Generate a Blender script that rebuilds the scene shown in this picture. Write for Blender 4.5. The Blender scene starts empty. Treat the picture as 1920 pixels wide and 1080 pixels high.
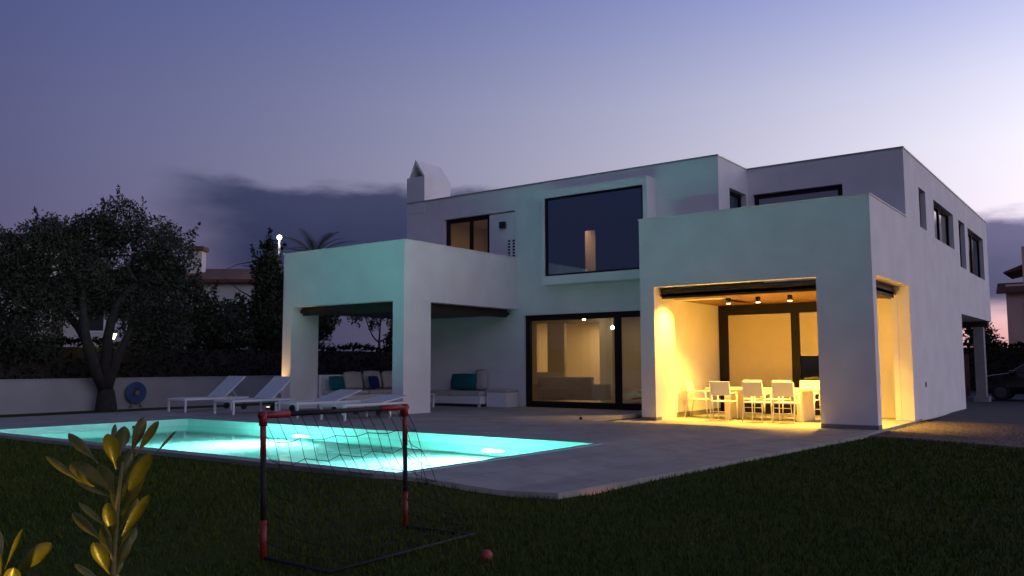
import bpy, bmesh, math, random
import numpy as np
from mathutils import Vector, Matrix, noise as mnoise
R = math.radians
scn = bpy.context.scene
col = scn.collection

# ------------------------------------------------------------------ camera
cam = bpy.data.cameras.new("camera")
cam.lens = 29.74; cam.sensor_width = 36; cam.sensor_fit = 'HORIZONTAL'
cam.clip_start = .05; cam.clip_end = 1200
co = bpy.data.objects.new("camera", cam); col.objects.link(co)
_yaw, _pit, _roll = 0.6372, 0.0908, -0.003
_f = Vector((-math.sin(_yaw)*math.cos(_pit), math.cos(_yaw)*math.cos(_pit), math.sin(_pit)))
_r = Vector((math.cos(_yaw), math.sin(_yaw), 0)); _u = _r.cross(_f)
_r2 = _r*math.cos(_roll) + _u*math.sin(_roll); _u2 = _r2.cross(_f)
M = Matrix((( _r2.x, _u2.x, -_f.x, 4.373), (_r2.y, _u2.y, -_f.y, -18.4525), (_r2.z, _u2.z, -_f.z, 1.4), (0,0,0,1)))
co.matrix_world = M
scn.camera = co
scn.render.engine = 'CYCLES'
scn.cycles.use_denoising = True
scn.cycles.max_bounces = 12; scn.cycles.diffuse_bounces = 6; scn.cycles.transmission_bounces = 8
scn.cycles.transparent_max_bounces = 12
scn.cycles.caustics_refractive = True; scn.cycles.caustics_reflective = False
scn.cycles.sample_clamp_indirect = 40.0
scn.cycles.blur_glossy = .5
scn.view_settings.view_transform = 'Standard'
try: scn.view_settings.look = 'None'
except Exception: pass
scn.view_settings.exposure = 0; scn.view_settings.gamma = 1; scn.view_settings.use_curve_mapping = False

def lin(r, g, b):
    f = lambda c: (c/255/12.92) if c/255 <= .04045 else ((c/255+.055)/1.055)**2.4
    return (f(r), f(g), f(b), 1)

# ------------------------------------------------------------------ dusk sky
w = bpy.data.worlds.new("World"); scn.world = w; w.use_nodes = True
nt = w.node_tree; nt.nodes.clear()
def N(t, **k):
    n = nt.nodes.new(t)
    for a, b in k.items(): setattr(n, a, b)
    return n
def link(s, d): nt.links.new(s, d)
def mth(op, a, b=None, c=None, clamp=False):
    n = N('ShaderNodeMath', operation=op); n.use_clamp = clamp
    for i, v in enumerate((a, b, c)):
        if v is None: continue
        if isinstance(v, (int, float)): n.inputs[i].default_value = v
        else: link(v, n.inputs[i])
    return n.outputs[0]
def sstep(v, lo, hi):
    n = N('ShaderNodeMapRange', interpolation_type='SMOOTHSTEP')
    link(v, n.inputs[0]); n.inputs[1].default_value = lo; n.inputs[2].default_value = hi
    n.inputs[3].default_value = 0; n.inputs[4].default_value = 1
    return n.outputs[0]
def wramp(v, stops):
    n = N('ShaderNodeValToRGB'); link(v, n.inputs[0]); e = n.color_ramp.elements
    e[0].position, e[0].color = stops[0]; e[1].position, e[1].color = stops[-1]
    for p, c in stops[1:-1]:
        x = e.new(p); x.color = c
    return n.outputs[0]
def wmix(f, a, b):
    n = N('ShaderNodeMix', data_type='RGBA')
    if isinstance(f, (int, float)): n.inputs[0].default_value = f
    else: link(f, n.inputs[0])
    for i, v in ((6, a), (7, b)):
        if isinstance(v, tuple): n.inputs[i].default_value = v
        else: link(v, n.inputs[i])
    return n.outputs[2]
tc = N('ShaderNodeTexCoord'); sx = N('ShaderNodeSeparateXYZ'); link(tc.outputs['Generated'], sx.inputs[0])
X_, Y_, Z_ = sx.outputs
el = mth('ARCSINE', mth('MINIMUM', mth('MAXIMUM', Z_, -1.), 1.))
az = mth('ARCTAN2', X_, Y_)
SUNAZ = R(55)
cosd = mth('COSINE', mth('SUBTRACT', az, SUNAZ))
wraw = mth('POWER', mth('MAXIMUM', mth('DIVIDE', mth('ADD', cosd, .90), 1.5), 0), 2.05)
wsun = mth('MINIMUM', wraw, 1.)
e01 = mth('DIVIDE', mth('MAXIMUM', el, 0), math.pi/2)
anti = wramp(e01, [(0, lin(78, 74, 100)), (.085, lin(82, 80, 118)), (.16, lin(78, 81, 127)), (.27, lin(66, 78, 130)), (.6, lin(62, 70, 114)), (1, lin(60, 64, 98))])
solar = wramp(e01, [(0, lin(214, 190, 206)), (.05, lin(226, 206, 222)), (.10, lin(238, 228, 246)), (.145, lin(238, 236, 255)), (.19, lin(226, 228, 255)), (.27, lin(176, 187, 244)), (.5, lin(96, 104, 162)), (1, lin(60, 64, 98))])
skyc = wmix(wsun, anti, solar)
# the sky opposite the afterglow is deep dusk blue
skyc = wmix(sstep(cosd, -.45, -.85), skyc, wramp(e01, [(0, lin(70, 66, 88)), (.2, lin(72, 74, 108)), (.5, lin(62, 66, 102)), (1, lin(60, 64, 98))]))
# pink band low in the afterglow
pk_ = mth('MULTIPLY', mth('POWER', wsun, 3.), sstep(el, .095, .02))
skyc = wmix(pk_, skyc, lin(250, 138, 118))
# the core of the afterglow just right of the frame overexposes
gl_ = mth('MULTIPLY', mth('POWER', wraw, 3.), mth('MULTIPLY', sstep(el, .42, .08), sstep(el, -.02, .06)))
ad = N('ShaderNodeMix', data_type='RGBA', blend_type='ADD'); link(gl_, ad.inputs[0]); link(skyc, ad.inputs[6]); ad.clamp_factor = False; ad.inputs[7].default_value = (.47, .41, .37, 1)
skyc = ad.outputs[2]
# cloud bank low over the horizon
cv = N('ShaderNodeCombineXYZ'); link(mth('MULTIPLY', az, 5.), cv.inputs[0]); link(mth('MULTIPLY', el, 14.), cv.inputs[1])
nz = N('ShaderNodeTexNoise'); nz.inputs['Scale'].default_value = 1.7; nz.inputs['Detail'].default_value = 7; nz.inputs['Roughness'].default_value = .55
link(cv.outputs[0], nz.inputs['Vector'])
cv2 = N('ShaderNodeCombineXYZ'); link(mth('MULTIPLY', az, 2.2), cv2.inputs[0])
nz2 = N('ShaderNodeTexNoise'); nz2.inputs['Scale'].default_value = 1.; nz2.inputs['Detail'].default_value = 2; link(cv2.outputs[0], nz2.inputs['Vector'])
nn = mth('SUBTRACT', nz.outputs[0], .5)
top = mth('ADD', mth('MULTIPLY', mth('SUBTRACT', nz2.outputs[0], .5), .03), mth('SUBTRACT', .212, mth('MULTIPLY', sstep(az, R(-40), R(-8)), .055)))
d_top = mth('ADD', mth('SUBTRACT', top, el), mth('MULTIPLY', nn, .06))
m_top = sstep(d_top, -.004, .017)
m_bot = sstep(mth('ADD', el, mth('MULTIPLY', nn, .04)), .035, .07)
m_bot = mth('MAXIMUM', m_bot, mth('SUBTRACT', 1., mth('POWER', wsun, .9)))
m_left = sstep(mth('ADD', az, mth('MULTIPLY', nn, .1)), R(-61), R(-53))
mask = mth('MULTIPLY', mth('MULTIPLY', m_top, m_bot), mth('MULTIPLY', m_left, .96))
cl_lo = wmix(mth('POWER', wsun, 2.), lin(40, 48, 80), lin(78, 80, 116))
cl_hi = wmix(mth('POWER', wsun, 2.), lin(56, 62, 94), lin(116, 110, 150))
clc = wmix(sstep(d_top, .09, .0), cl_lo, cl_hi)
skyc = wmix(mask, skyc, clc)
bg = N('ShaderNodeBackground'); link(skyc, bg.inputs[0]); bg.inputs[1].default_value = 1.0
wo = N('ShaderNodeOutputWorld'); link(bg.outputs[0], wo.inputs[0])

# ------------------------------------------------------------------ materials
def mat(name, c, rough=.6, metal=0, spec=.5, var=0, vscale=3, bump=0, bscale=60, emit=None, estr=1, c2=None, detail=5):
    m = bpy.data.materials.new(name); m.use_nodes = True
    t = m.node_tree; b = t.nodes['Principled BSDF']
    c = tuple(c) + (1,) if len(c) == 3 else c
    b.inputs['Base Color'].default_value = c
    b.inputs['Roughness'].default_value = rough; b.inputs['Metallic'].default_value = metal
    b.inputs['Specular IOR Level'].default_value = spec
    tcn = t.nodes.new('ShaderNodeTexCoord')
    if var or c2:
        n = t.nodes.new('ShaderNodeTexNoise'); n.inputs['Scale'].default_value = vscale; n.inputs['Detail'].default_value = detail
        t.links.new(tcn.outputs['Object'], n.inputs['Vector'])
        r = t.nodes.new('ShaderNodeValToRGB')
        r.color_ramp.elements[0].position = .3; r.color_ramp.elements[1].position = .7
        if c2: a1, a2 = c, tuple(c2) + (1,)
        else: a1, a2 = tuple(v*(1-var) for v in c[:3]) + (1,), tuple(min(1, v*(1+var)) for v in c[:3]) + (1,)
        r.color_ramp.elements[0].color = a1; r.color_ramp.elements[1].color = a2
        t.links.new(n.outputs[0], r.inputs[0]); t.links.new(r.outputs[0], b.inputs['Base Color'])
    if bump:
        n = t.nodes.new('ShaderNodeTexNoise'); n.inputs['Scale'].default_value = bscale; n.inputs['Detail'].default_value = 4
        t.links.new(tcn.outputs['Object'], n.inputs['Vector'])
        bp = t.nodes.new('ShaderNodeBump'); bp.inputs['Strength'].default_value = bump; bp.inputs['Distance'].default_value = .02
        t.links.new(n.outputs[0], bp.inputs['Height']); t.links.new(bp.outputs[0], b.inputs['Normal'])
    if emit:
        b.inputs['Emission Color'].default_value = tuple(emit) + (1,); b.inputs['Emission Strength'].default_value = estr
    return m
def glass(name, tint=(.8, .82, .85), refl=(1, 1, 1), ior=1.75):
    m = bpy.data.materials.new(name); m.use_nodes = True; t = m.node_tree; t.nodes.clear()
    tr = t.nodes.new('ShaderNodeBsdfTransparent'); tr.inputs[0].default_value = tuple(tint) + (1,)
    gl = t.nodes.new('ShaderNodeBsdfGlossy'); gl.inputs['Roughness'].default_value = .02; gl.inputs[0].default_value = tuple(refl) + (1,)
    fr = t.nodes.new('ShaderNodeFresnel'); fr.inputs[0].default_value = ior
    mx = t.nodes.new('ShaderNodeMixShader'); o = t.nodes.new('ShaderNodeOutputMaterial')
    t.links.new(fr.outputs[0], mx.inputs[0]); t.links.new(tr.outputs[0], mx.inputs[1]); t.links.new(gl.outputs[0], mx.inputs[2]); t.links.new(mx.outputs[0], o.inputs[0])
    return m
MT = dict(
    stucco=mat('white_stucco', (.80, .79, .77),   .92, spec=.2, var=.06, vscale=1.3, bump=.2, bscale=55),
    skirting=mat('grey_skirting', (.2, .19, .18), .7, var=.1),
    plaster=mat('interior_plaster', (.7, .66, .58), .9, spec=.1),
    dimplaster=mat('interior_plaster_shaded', (.22, .22, .24), .9, spec=.1),  # darker copy of the plaster; the dimness of unlit rooms is in its colour
    frame=mat('anthracite_aluminium', (.011, .010, .010), .5, spec=.25, var=.15, vscale=8),
    coping=mat('metal_coping', (.45, .45, .46), .35, .8),
    wood=mat('stained_ceiling_wood', (.24, .13, .05), .55, c2=(.17, .09, .035), vscale=2.5),
    beam=mat('dark_timber', (.035, .024, .016), .6, var=.3, vscale=6, bump=.2, bscale=40),
    paving=mat('pale_stone_paving', (.32, .315, .275), .75, spec=.3, c2=(.39, .375, .33), vscale=.9, bump=.1, bscale=50),
    floor=mat('interior_floor', (.3, .26, .22), .35),
    lawn=mat('lawn_soil', (.036, .05, .012), .95, spec=.05, c2=(.056, .07, .016), vscale=.7, bump=.5, bscale=80),
    grass=mat('grass_blades', (.048, .076, .013), .85, spec=.04, c2=(.07, .092, .018), vscale=.5),
    gravel=mat('brown_gravel', (.14, .115, .09), .95, spec=.1, c2=(.2, .165, .13), vscale=9, bump=.8, bscale=60),
    drive=mat('driveway_asphalt', (.07, .07, .075), .9, spec=.1, var=.25, vscale=30, bump=.5, bscale=90),
    tile=mat('pool_mosaic', (.50, .80, .74), .45, spec=.3, var=.05, vscale=6),
    leaf=mat('olive_leaf', (.036, .043, .028), .7, spec=.1, c2=(.062, .072, .048), vscale=1.4),
    leafdark=mat('dark_leaf', (.032, .042, .022), .7, spec=.1, c2=(.06, .068, .036), vscale=1.6),
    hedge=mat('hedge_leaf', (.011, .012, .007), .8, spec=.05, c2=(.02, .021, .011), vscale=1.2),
    bark=mat('bark', (.03, .026, .021), .9, var=.35, vscale=7, bump=.8, bscale=18),
    wallpaint=mat('garden_wall_render', (.36, .36, .36), .92, spec=.15, var=.1, vscale=1.3, bump=.2, bscale=50),
    neigh=mat('neighbour_render', (.62, .58, .54), .9, spec=.1, var=.08, vscale=.6),
    pink=mat('terracotta_render', (.82, .52, .42), .9, spec=.1, var=.08, vscale=.6),
    rooftile=mat('clay_roof_tile', (.13, .06, .04), .85, var=.3, vscale=3),
    white=mat('white_powder_coat', (.78, .78, .77), .45),
    sling=mat('white_mesh_fabric', (.62, .64, .67), .8, spec=.2, var=.06, vscale=40),
    cushion=mat('offwhite_cushion', (.5, .48, .45), .95, spec=.1, var=.06, vscale=7, bump=.15, bscale=25),
    teal=mat('teal_cushion', (.012, .14, .15), .9, spec=.15, var=.15, vscale=9),
    navy=mat('navy_cushion', (.02, .03, .12), .9, spec=.15, var=.15, vscale=9),
    table=mat('pale_table', (.66, .58, .46), .5, var=.06, vscale=4),
    red=mat('red_plastic', (.26, .016, .014), .5, var=.12, vscale=12),
    black=mat('black_foam', (.012, .012, .013), .75, var=.2, vscale=20),
    net=mat('black_net', (.012, .013, .013), .9),
    ball=mat('orange_ball', (.3, .05, .03), .55, var=.1, vscale=20),
    hose=mat('blue_hose', (.03, .08, .2), .5, var=.1, vscale=20),
    plastic=mat('black_plastic', (.015, .015, .018), .4),
    carpaint=mat('black_car_paint', (.012, .012, .014), .18, .3),
    tyre=mat('tyre_rubber', (.012, .012, .012), .85),
    rim=mat('alloy_rim', (.09, .09, .095), .4, .7),
    shutter=mat('aluminium_shutter', (.3, .31, .33), .5, .2),
    blind=mat('cream_blind', (.56, .50, .36), .9, spec=.1, var=.03, vscale=5),
    curtain=mat('linen_curtain', (.6, .57, .52), .95, spec=.1, var=.08, vscale=6),
    fence=mat('brown_fence', (.12, .06, .035), .8, var=.25, vscale=5),
    concrete=mat('concrete', (.3, .29, .28), .85, var=.1, vscale=4, bump=.2),
    succ=mat('succulent_leaf', (.055, .066, .008), .36, spec=.35, c2=(.12, .105, .009), vscale=30, bump=.08, bscale=60),
    succstem=mat('succulent_stem', (.14, .12, .03), .55, var=.2, vscale=30),
    palm=mat('palm_frond', (.035, .05, .022), .6, var=.3, vscale=3),
    pot=mat('grey_steel', (.2, .2, .2), .5, .4),
    warmlens=mat('warm_lens', (.8, .7, .5), .3, emit=(1, .72, .36), estr=14),
    poollens=mat('pool_lens', (.8, .9, .9), .3, emit=(.62, 1., .9), estr=45),
    whitelens=mat('white_lens', (.9, .9, .9), .3, emit=(1., .96, .88), estr=6),
    bulb=mat('warm_bulb', (.9, .8, .6), .3, emit=(1, .8, .45), estr=30),
    goldlens=mat('gold_lens', (.9, .8, .6), .3, emit=(1., .74, .38), estr=5),
    glass=glass('window_glass', (.86, .86, .84)),
    darkglass=glass('tinted_glass', (.55, .6, .72), (.55, .78, 1.), 3.4),
)
def water_mat():
    m = bpy.data.materials.new('pool_water'); m.use_nodes = True; t = m.node_tree; t.nodes.clear()
    rf = t.nodes.new('ShaderNodeBsdfRefraction'); rf.inputs['IOR'].default_value = 1.33; rf.inputs['Roughness'].default_value = .02
    rf.inputs[0].default_value = (.40, .97, .95, 1)
    gl = t.nodes.new('ShaderNodeBsdfGlossy'); gl.inputs['Roughness'].default_value = .04
    fr = t.nodes.new('ShaderNodeFresnel'); fr.inputs[0].default_value = 1.33
    mx = t.nodes.new('ShaderNodeMixShader'); o = t.nodes.new('ShaderNodeOutputMaterial')
    tcn = t.nodes.new('ShaderNodeTexCoord'); n = t.nodes.new('ShaderNodeTexNoise'); n.inputs['Scale'].default_value = 1.6; n.inputs['Detail'].default_value = 3
    t.links.new(tcn.outputs['Object'], n.inputs['Vector'])
    bp = t.nodes.new('ShaderNodeBump'); bp.inputs['Strength'].default_value = .10; bp.inputs['Distance'].default_value = .05
    t.links.new(n.outputs[0], bp.inputs['Height'])
    for s in (rf, gl, fr): t.links.new(bp.outputs[0], s.inputs['Normal'])
    t.links.new(fr.outputs[0], mx.inputs[0]); t.links.new(rf.outputs[0], mx.inputs[1]); t.links.new(gl.outputs[0], mx.inputs[2]); t.links.new(mx.outputs[0], o.inputs[0])
    return m
MT['water'] = water_mat()
def add_joints(m):
    t = m.node_tree; b = t.nodes['Principled BSDF']; tcn = t.nodes.new('ShaderNodeTexCoord')
    br = t.nodes.new('ShaderNodeTexBrick'); br.offset = 0; br.inputs['Scale'].default_value = 1; br.inputs['Brick Width'].default_value = .9; br.inputs['Row Height'].default_value = .9
    br.inputs['Mortar Size'].default_value = .006; br.inputs['Mortar Smooth'].default_value = .4
    br.inputs['Color1'].default_value = (1, 1, 1, 1); br.inputs['Color2'].default_value = (.9, .9, .91, 1); br.inputs['Mortar'].default_value = (.62, .6, .58, 1)
    t.links.new(tcn.outputs['Object'], br.inputs['Vector'])
    n = t.nodes.new('ShaderNodeTexNoise'); n.inputs['Scale'].default_value = 2.3; n.inputs['Detail'].default_value = 8; n.inputs['Roughness'].default_value = .7; t.links.new(tcn.outputs['Object'], n.inputs['Vector'])
    rp = t.nodes.new('ShaderNodeValToRGB'); rp.color_ramp.elements[0].position = .36; rp.color_ramp.elements[0].color = (.80, .79, .78, 1); rp.color_ramp.elements[1].position = .56; rp.color_ramp.elements[1].color = (1, 1, 1, 1); t.links.new(n.outputs[0], rp.inputs[0])
    src = b.inputs['Base Color'].links[0].from_socket
    for k in (br.outputs[0], rp.outputs[0]):
        mx = t.nodes.new('ShaderNodeMix'); mx.data_type = 'RGBA'; mx.blend_type = 'MULTIPLY'; mx.inputs[0].default_value = 1
        t.links.new(src, mx.inputs[6]); t.links.new(k, mx.inputs[7]); src = mx.outputs[2]
    t.links.new(src, b.inputs['Base Color'])
add_joints(MT['paving'])

# ------------------------------------------------------------------ helpers
def tag(o, label=None, cat=None, group=None, kind=None):
    if label: o['label'] = label
    if cat: o['category'] = cat
    if group: o['group'] = group
    if kind: o['kind'] = kind
    return o
def empty(name, loc=(0, 0, 0), rz=0):
    o = bpy.data.objects.new(name, None); o.empty_display_size = .2
    o.location = loc; o.rotation_euler = (0, 0, rz); col.objects.link(o); return o
def link_obj(name, me, m, parent=None, smooth=False):
    if m is not None: me.materials.append(MT[m] if isinstance(m, str) else m)
    if smooth:
        for p in me.polygons: p.use_smooth = True
    o = bpy.data.objects.new(name, me); col.objects.link(o)
    if parent: o.parent = parent
    return o
class MB:
    """collects shapes into one mesh"""
    def __init__(s): s.v = []; s.f = []
    def add(s, v, f):
        b = len(s.v); s.v += [tuple(p) for p in v]; s.f += [tuple(i+b for i in q) for q in f]; return s
    def box(s, x0, x1, y0, y1, z0, z1):
        return s.add([(x0,y0,z0),(x1,y0,z0),(x1,y1,z0),(x0,y1,z0),(x0,y0,z1),(x1,y0,z1),(x1,y1,z1),(x0,y1,z1)],
                     [(0,3,2,1),(4,5,6,7),(0,1,5,4),(1,2,6,5),(2,3,7,6),(3,0,4,7)])
    def bar(s, a, b, wx, wz, up=(0, 0, 1)):
        a, b = Vector(a), Vector(b); d = (b-a).normalized(); u = Vector(up)
        if abs(d.dot(u)) > .98: u = Vector((1, 0, 0))
        r = d.cross(u).normalized(); u = r.cross(d)
        o = [(-1,-1),(1,-1),(1,1),(-1,1)]
        v = [p + r*i*wx/2 + u*j*wz/2 for p in (a, b) for i, j in o]
        return s.add(v, [(0,1,2,3),(7,6,5,4),(0,4,5,1),(1,5,6,2),(2,6,7,3),(3,7,4,0)])
    def tube(s, pts, rad, seg=8, cap=True):
        pts = [Vector(p) for p in pts]; n = len(pts)
        if not hasattr(rad, '__len__'): rad = [rad]*n
        rings = []; prev = None
        for i, p in enumerate(pts):
            d = (pts[min(i+1, n-1)] - pts[max(i-1, 0)]).normalized()
            u = prev if prev is not None else (Vector((0, 0, 1)) if abs(d.z) < .9 else Vector((1, 0, 0)))
            r = d.cross(u)
            if r.length < 1e-5: r = d.cross(Vector((0, 1, 0)))
            r.normalize(); u2 = r.cross(d); prev = u2
            rings.append([p + (r*math.cos(k*2*math.pi/seg) + u2*math.sin(k*2*math.pi/seg))*rad[i] for k in range(seg)])
        v = [q for rg in rings for q in rg]; f = []
        for i in range(n-1):
            for k in range(seg):
                a = i*seg+k; b = i*seg+(k+1) % seg
                f.append((a, a+seg, b+seg, b))
        if cap: f.append(tuple(range(seg))); f.append(tuple(reversed(range((n-1)*seg, n*seg))))
        return s.add(v, f)
    def cyl(s, c, r, h, seg=20, axis='z', r2=None):
        c = Vector(c); d = {'x': Vector((1,0,0)), 'y': Vector((0,1,0)), 'z': Vector((0,0,1))}[axis]
        return s.tube([c, c+d*h], [r, r if r2 is None else r2], seg)
    def prism(s, poly, y0, y1):
        """poly in xz, extruded along y"""
        n = len(poly)
        v = [(x, y0, z) for x, z in poly] + [(x, y1, z) for x, z in poly]
        return s.add(v, [tuple(range(n)), tuple(reversed(range(n, 2*n)))] + [(i, i+n, (i+1) % n+n, (i+1) % n) for i in range(n)])
    def build(s, name, m, parent=None, smooth=False, bevel=0, seg=2):
        me = bpy.data.meshes.new(name); me.from_pydata(s.v, [], s.f); me.update()
        bm = bmesh.new(); bm.from_mesh(me); bmesh.ops.recalc_face_normals(bm, faces=bm.faces)
        if bevel:
            bmesh.ops.bevel(bm, geom=[e for e in bm.edges if e.is_manifold and e.calc_face_angle(0) > .5], offset=bevel, segments=seg, affect='EDGES', profile=.6)
        bm.to_mesh(me); bm.free()
        return link_obj(name, me, m, parent, smooth)
def panel(axis, at, thick, u0, u1, z0, z1, holes):
    """a wall with openings. axis 'y': lies in plane y=at, u is x; axis 'x': plane x=at, u is y. it extends `thick` along the axis"""
    us = sorted({u0, u1, *[h[0] for h in holes], *[h[1] for h in holes]}); us = [u for u in us if u0 <= u <= u1]
    zs = sorted({z0, z1, *[h[2] for h in holes], *[h[3] for h in holes]}); zs = [z for z in zs if z0 <= z <= z1]
    nu, nz_ = len(us)-1, len(zs)-1
    def solid(i, j):
        if i < 0 or j < 0 or i >= nu or j >= nz_: return False
        u, z = (us[i]+us[i+1])/2, (zs[j]+zs[j+1])/2
        return not any(h[0] < u < h[1] and h[2] < z < h[3] for h in holes)
    m = MB(); idx = {}
    def P(i, j, k):
        if (i, j, k) not in idx:
            d = at + (thick if k else 0)
            idx[(i, j, k)] = len(m.v); m.v.append((us[i], d, zs[j]) if axis == 'y' else (d, us[i], zs[j]))
        return idx[(i, j, k)]
    for i in range(nu):
        for j in range(nz_):
            if not solid(i, j): continue
            m.f.append((P(i,j,0), P(i+1,j,0), P(i+1,j+1,0), P(i,j+1,0)))
            m.f.append((P(i,j,1), P(i,j+1,1), P(i+1,j+1,1), P(i+1,j,1)))
            if not solid(i-1, j): m.f.append((P(i,j,0), P(i,j+1,0), P(i,j+1,1), P(i,j,1)))
            if not solid(i+1, j): m.f.append((P(i+1,j,0), P(i+1,j,1), P(i+1,j+1,1), P(i+1,j+1,0)))
            if not solid(i, j-1): m.f.append((P(i,j,0), P(i,j,1), P(i+1,j,1), P(i+1,j,0)))
            if not solid(i, j+1): m.f.append((P(i,j+1,0), P(i+1,j+1,0), P(i+1,j+1,1), P(i,j+1,1)))
    return m
def lamp(name, kind, loc, energy, color, parent=None, size=.1, tgt=None, spot=90, blend=.4, size_y=None):
    l = bpy.data.lights.new(name, kind); l.energy = energy; l.color = color
    if kind == 'AREA':
        l.size = size
        if size_y: l.shape = 'RECTANGLE'; l.size_y = size_y
    else: l.shadow_soft_size = size
    if kind == 'SPOT': l.spot_size = R(spot); l.spot_blend = blend
    o = bpy.data.objects.new(name, l); col.objects.link(o); o.location = loc
    if tgt: o.rotation_euler = (Vector(tgt)-Vector(loc)).to_track_quat('-Z', 'Y').to_euler()
    if parent:
        o.parent = parent; o.location = Vector(loc) - parent.location
    return o
def children(o): return [c for c in bpy.data.objects if c.parent == o]
def copy_tree(o, parent=None):
    c = o.copy(); col.objects.link(c)
    if parent: c.parent = parent
    for ch in children(o): copy_tree(ch, c)
    return c
def sm01(t): t = max(0., min(1., t)); return t*t*(3-2*t)
def rise(x, y):
    """the paving falls about 14 cm from the pool terrace towards the porch and the right-hand lawn"""
    if x > -1.: return 0.
    dx = -1. - x
    if y > -1.3: d = 0. if x > -5.2 else (-5.2-x)
    else: d = min(dx, math.hypot(max(0, -5.2-x), max(0, -1.3-y)) if x < 0 else 0)
    return sm01(d/1.35)
def deck_z(x, y): return .06 + .14*rise(x, y)
def lawn_z(x, y): return .0 + .145*rise(x, y)

def uvball(r, n=16, k=10):
    m = MB(); v = [(0, 0, r)]; f = []
    for j in range(1, k):
        for i in range(n):
            a, b = i*2*math.pi/n, j*math.pi/k; v.append((r*math.sin(b)*math.cos(a), r*math.sin(b)*math.sin(a), r*math.cos(b)))
    v.append((0, 0, -r)); e = len(v)-1
    for i in range(n):
        f.append((0, 1+i, 1+(i+1) % n)); f.append((e, e-n+(i+1) % n, e-n+i))
        for j in range(k-2):
            a = 1+j*n+i; b = 1+j*n+(i+1) % n; f.append((a, a+n, b+n, b))
    return m.add(v, f)
# ------------------------------------------------------------------ ground
def sheet(name, x0, x1, y0, y1, step, zf, m, keep=None, snap=(), kind='structure'):
    xs = sorted(set(np.round(np.arange(x0, x1+1e-6, step), 4)) | {x1} | {s for a, s in snap if a == 'x'})
    ys = sorted(set(np.round(np.arange(y0, y1+1e-6, step), 4)) | {y1} | {s for a, s in snap if a == 'y'})
    v = [(x, y, zf(x, y)) for y in ys for x in xs]; nx = len(xs); f = []
    for j in range(len(ys)-1):
        for i in range(nx-1):
            cx, cy = (xs[i]+xs[i+1])/2, (ys[j]+ys[j+1])/2
            if keep and not keep(cx, cy): continue
            f.append((j*nx+i, j*nx+i+1, (j+1)*nx+i+1, (j+1)*nx+i))
    me = bpy.data.meshes.new(name); me.from_pydata(v, [], f); me.update()
    o = link_obj(name, me, m); tag(o, kind=kind); return o
PX0, PX1, PY0, PY1 = -13.3, -2.43, -11.45, -7.11          # the pool
def in_pool(x, y, g=0.): return PX0-g < x < PX1+g and PY0-g < y < PY1+g
def big_z(x, y):
    return lawn_z(x, y) - .02
# wide terrain out to the horizon
tv = MB()
for (a, b, c, d) in ((-600, 600, 40, 900), (-600, -45, -300, 40), (45, 600, -300, 40), (-45, 45, -300, -30)):
    tv.add([(a, c, -.06), (b, c, -.06), (b, d, -.06), (a, d, -.06)], [(0, 1, 2, 3)])
t_ = tv.build('terrain', 'lawn'); tag(t_, kind='structure')
lawn = sheet('lawn', -45, 45, -30, 40, .5, lambda x, y: lawn_z(x, y)+.025*mnoise.noise((x*.35, y*.35, 0)), 'lawn',
             keep=lambda x, y: not in_pool(x, y, .1) and not (-17 < x < -.6 and -10.5 < y < 17), snap=(('x', PX0-.1), ('x', PX1+.1), ('y', PY0-.1), ('y', PY1+.1)))
# paving round the pool, cut to its outline
def deck_outline():
    return [(-17.3, -11.72), (-2.6, -11.70), (-1.9, -11.45), (-.62, -10.9), (-.36, -8.2), (-.12, -4.4), (.12, -1.3), (.04, .02), (.04, 3.4), (-.3, 11.2), (-3., 17.2), (-17.3, 17.2)]
def build_deck():
    bm = bmesh.new()
    out = deck_outline(); vs = [bm.verts.new((x, y, 0)) for x, y in out]
    bm.faces.new(vs)
    for co_, no in [((x, 0, 0), (1, 0, 0)) for x in [PX0, PX1] + list(np.arange(-16.8, 0, .6))] + [((0, y, 0), (0, 1, 0)) for y in [PY0, PY1] + list(np.arange(-11.4, 17, .6))]:
        bmesh.ops.bisect_plane(bm, geom=bm.verts[:]+bm.edges[:]+bm.faces[:], plane_co=co_, plane_no=no)
    bmesh.ops.delete(bm, geom=[f for f in bm.faces if in_pool(*f.calc_center_median()[:2])], context='FACES')
    for v in bm.verts: v.co.z = deck_z(v.co.x, v.co.y)
    # outer edge gets a real edge down to the lawn
    ed = [e for e in bm.edges if e.is_boundary and not all(in_pool(v.co.x, v.co.y, .01) for v in e.verts)]
    r = bmesh.ops.extrude_edge_only(bm, edges=ed)
    for v in [g for g in r['geom'] if isinstance(g, bmesh.types.BMVert)]: v.co.z -= .16
    bmesh.ops.recalc_face_normals(bm, faces=bm.faces)
    me = bpy.data.meshes.new('paving'); bm.to_mesh(me); bm.free()
    o = link_obj('paving', me, 'paving'); tag(o, kind='structure')
build_deck()
# gravel beside the house and the driveway behind it
def poly_sheet(name, pts, z, m):
    me = bpy.data.meshes.new(name); me.from_pydata([(x, y, z) for x, y in pts], [], [tuple(range(len(pts)))]); me.update()
    return tag(link_obj(name, me, m), kind='structure')
def skirted(name, pts, z, m, out=.14):
    c = np.mean(pts, 0); n = len(pts); v = [(x, y, z) for x, y in pts]
    for i in range(n):
        d = np.array(pts[i])-c; d = d/np.linalg.norm(d)*out; v.append((pts[i][0]+d[0], pts[i][1]+d[1], z-.07))
    me = bpy.data.meshes.new(name); me.from_pydata(v, [], [tuple(range(n))]+[(i, i+n, (i+1) % n+n, (i+1) % n) for i in range(n)]); me.update()
    return tag(link_obj(name, me, m), kind='structure')
skirted('gravel', [(.1, -1.28), (.9, -1.35), (2.5, -2.1), (5, -3.4), (14, -6.5), (30, -8), (30, 3.9), (.3, 3.9)], .034, 'gravel')
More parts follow.
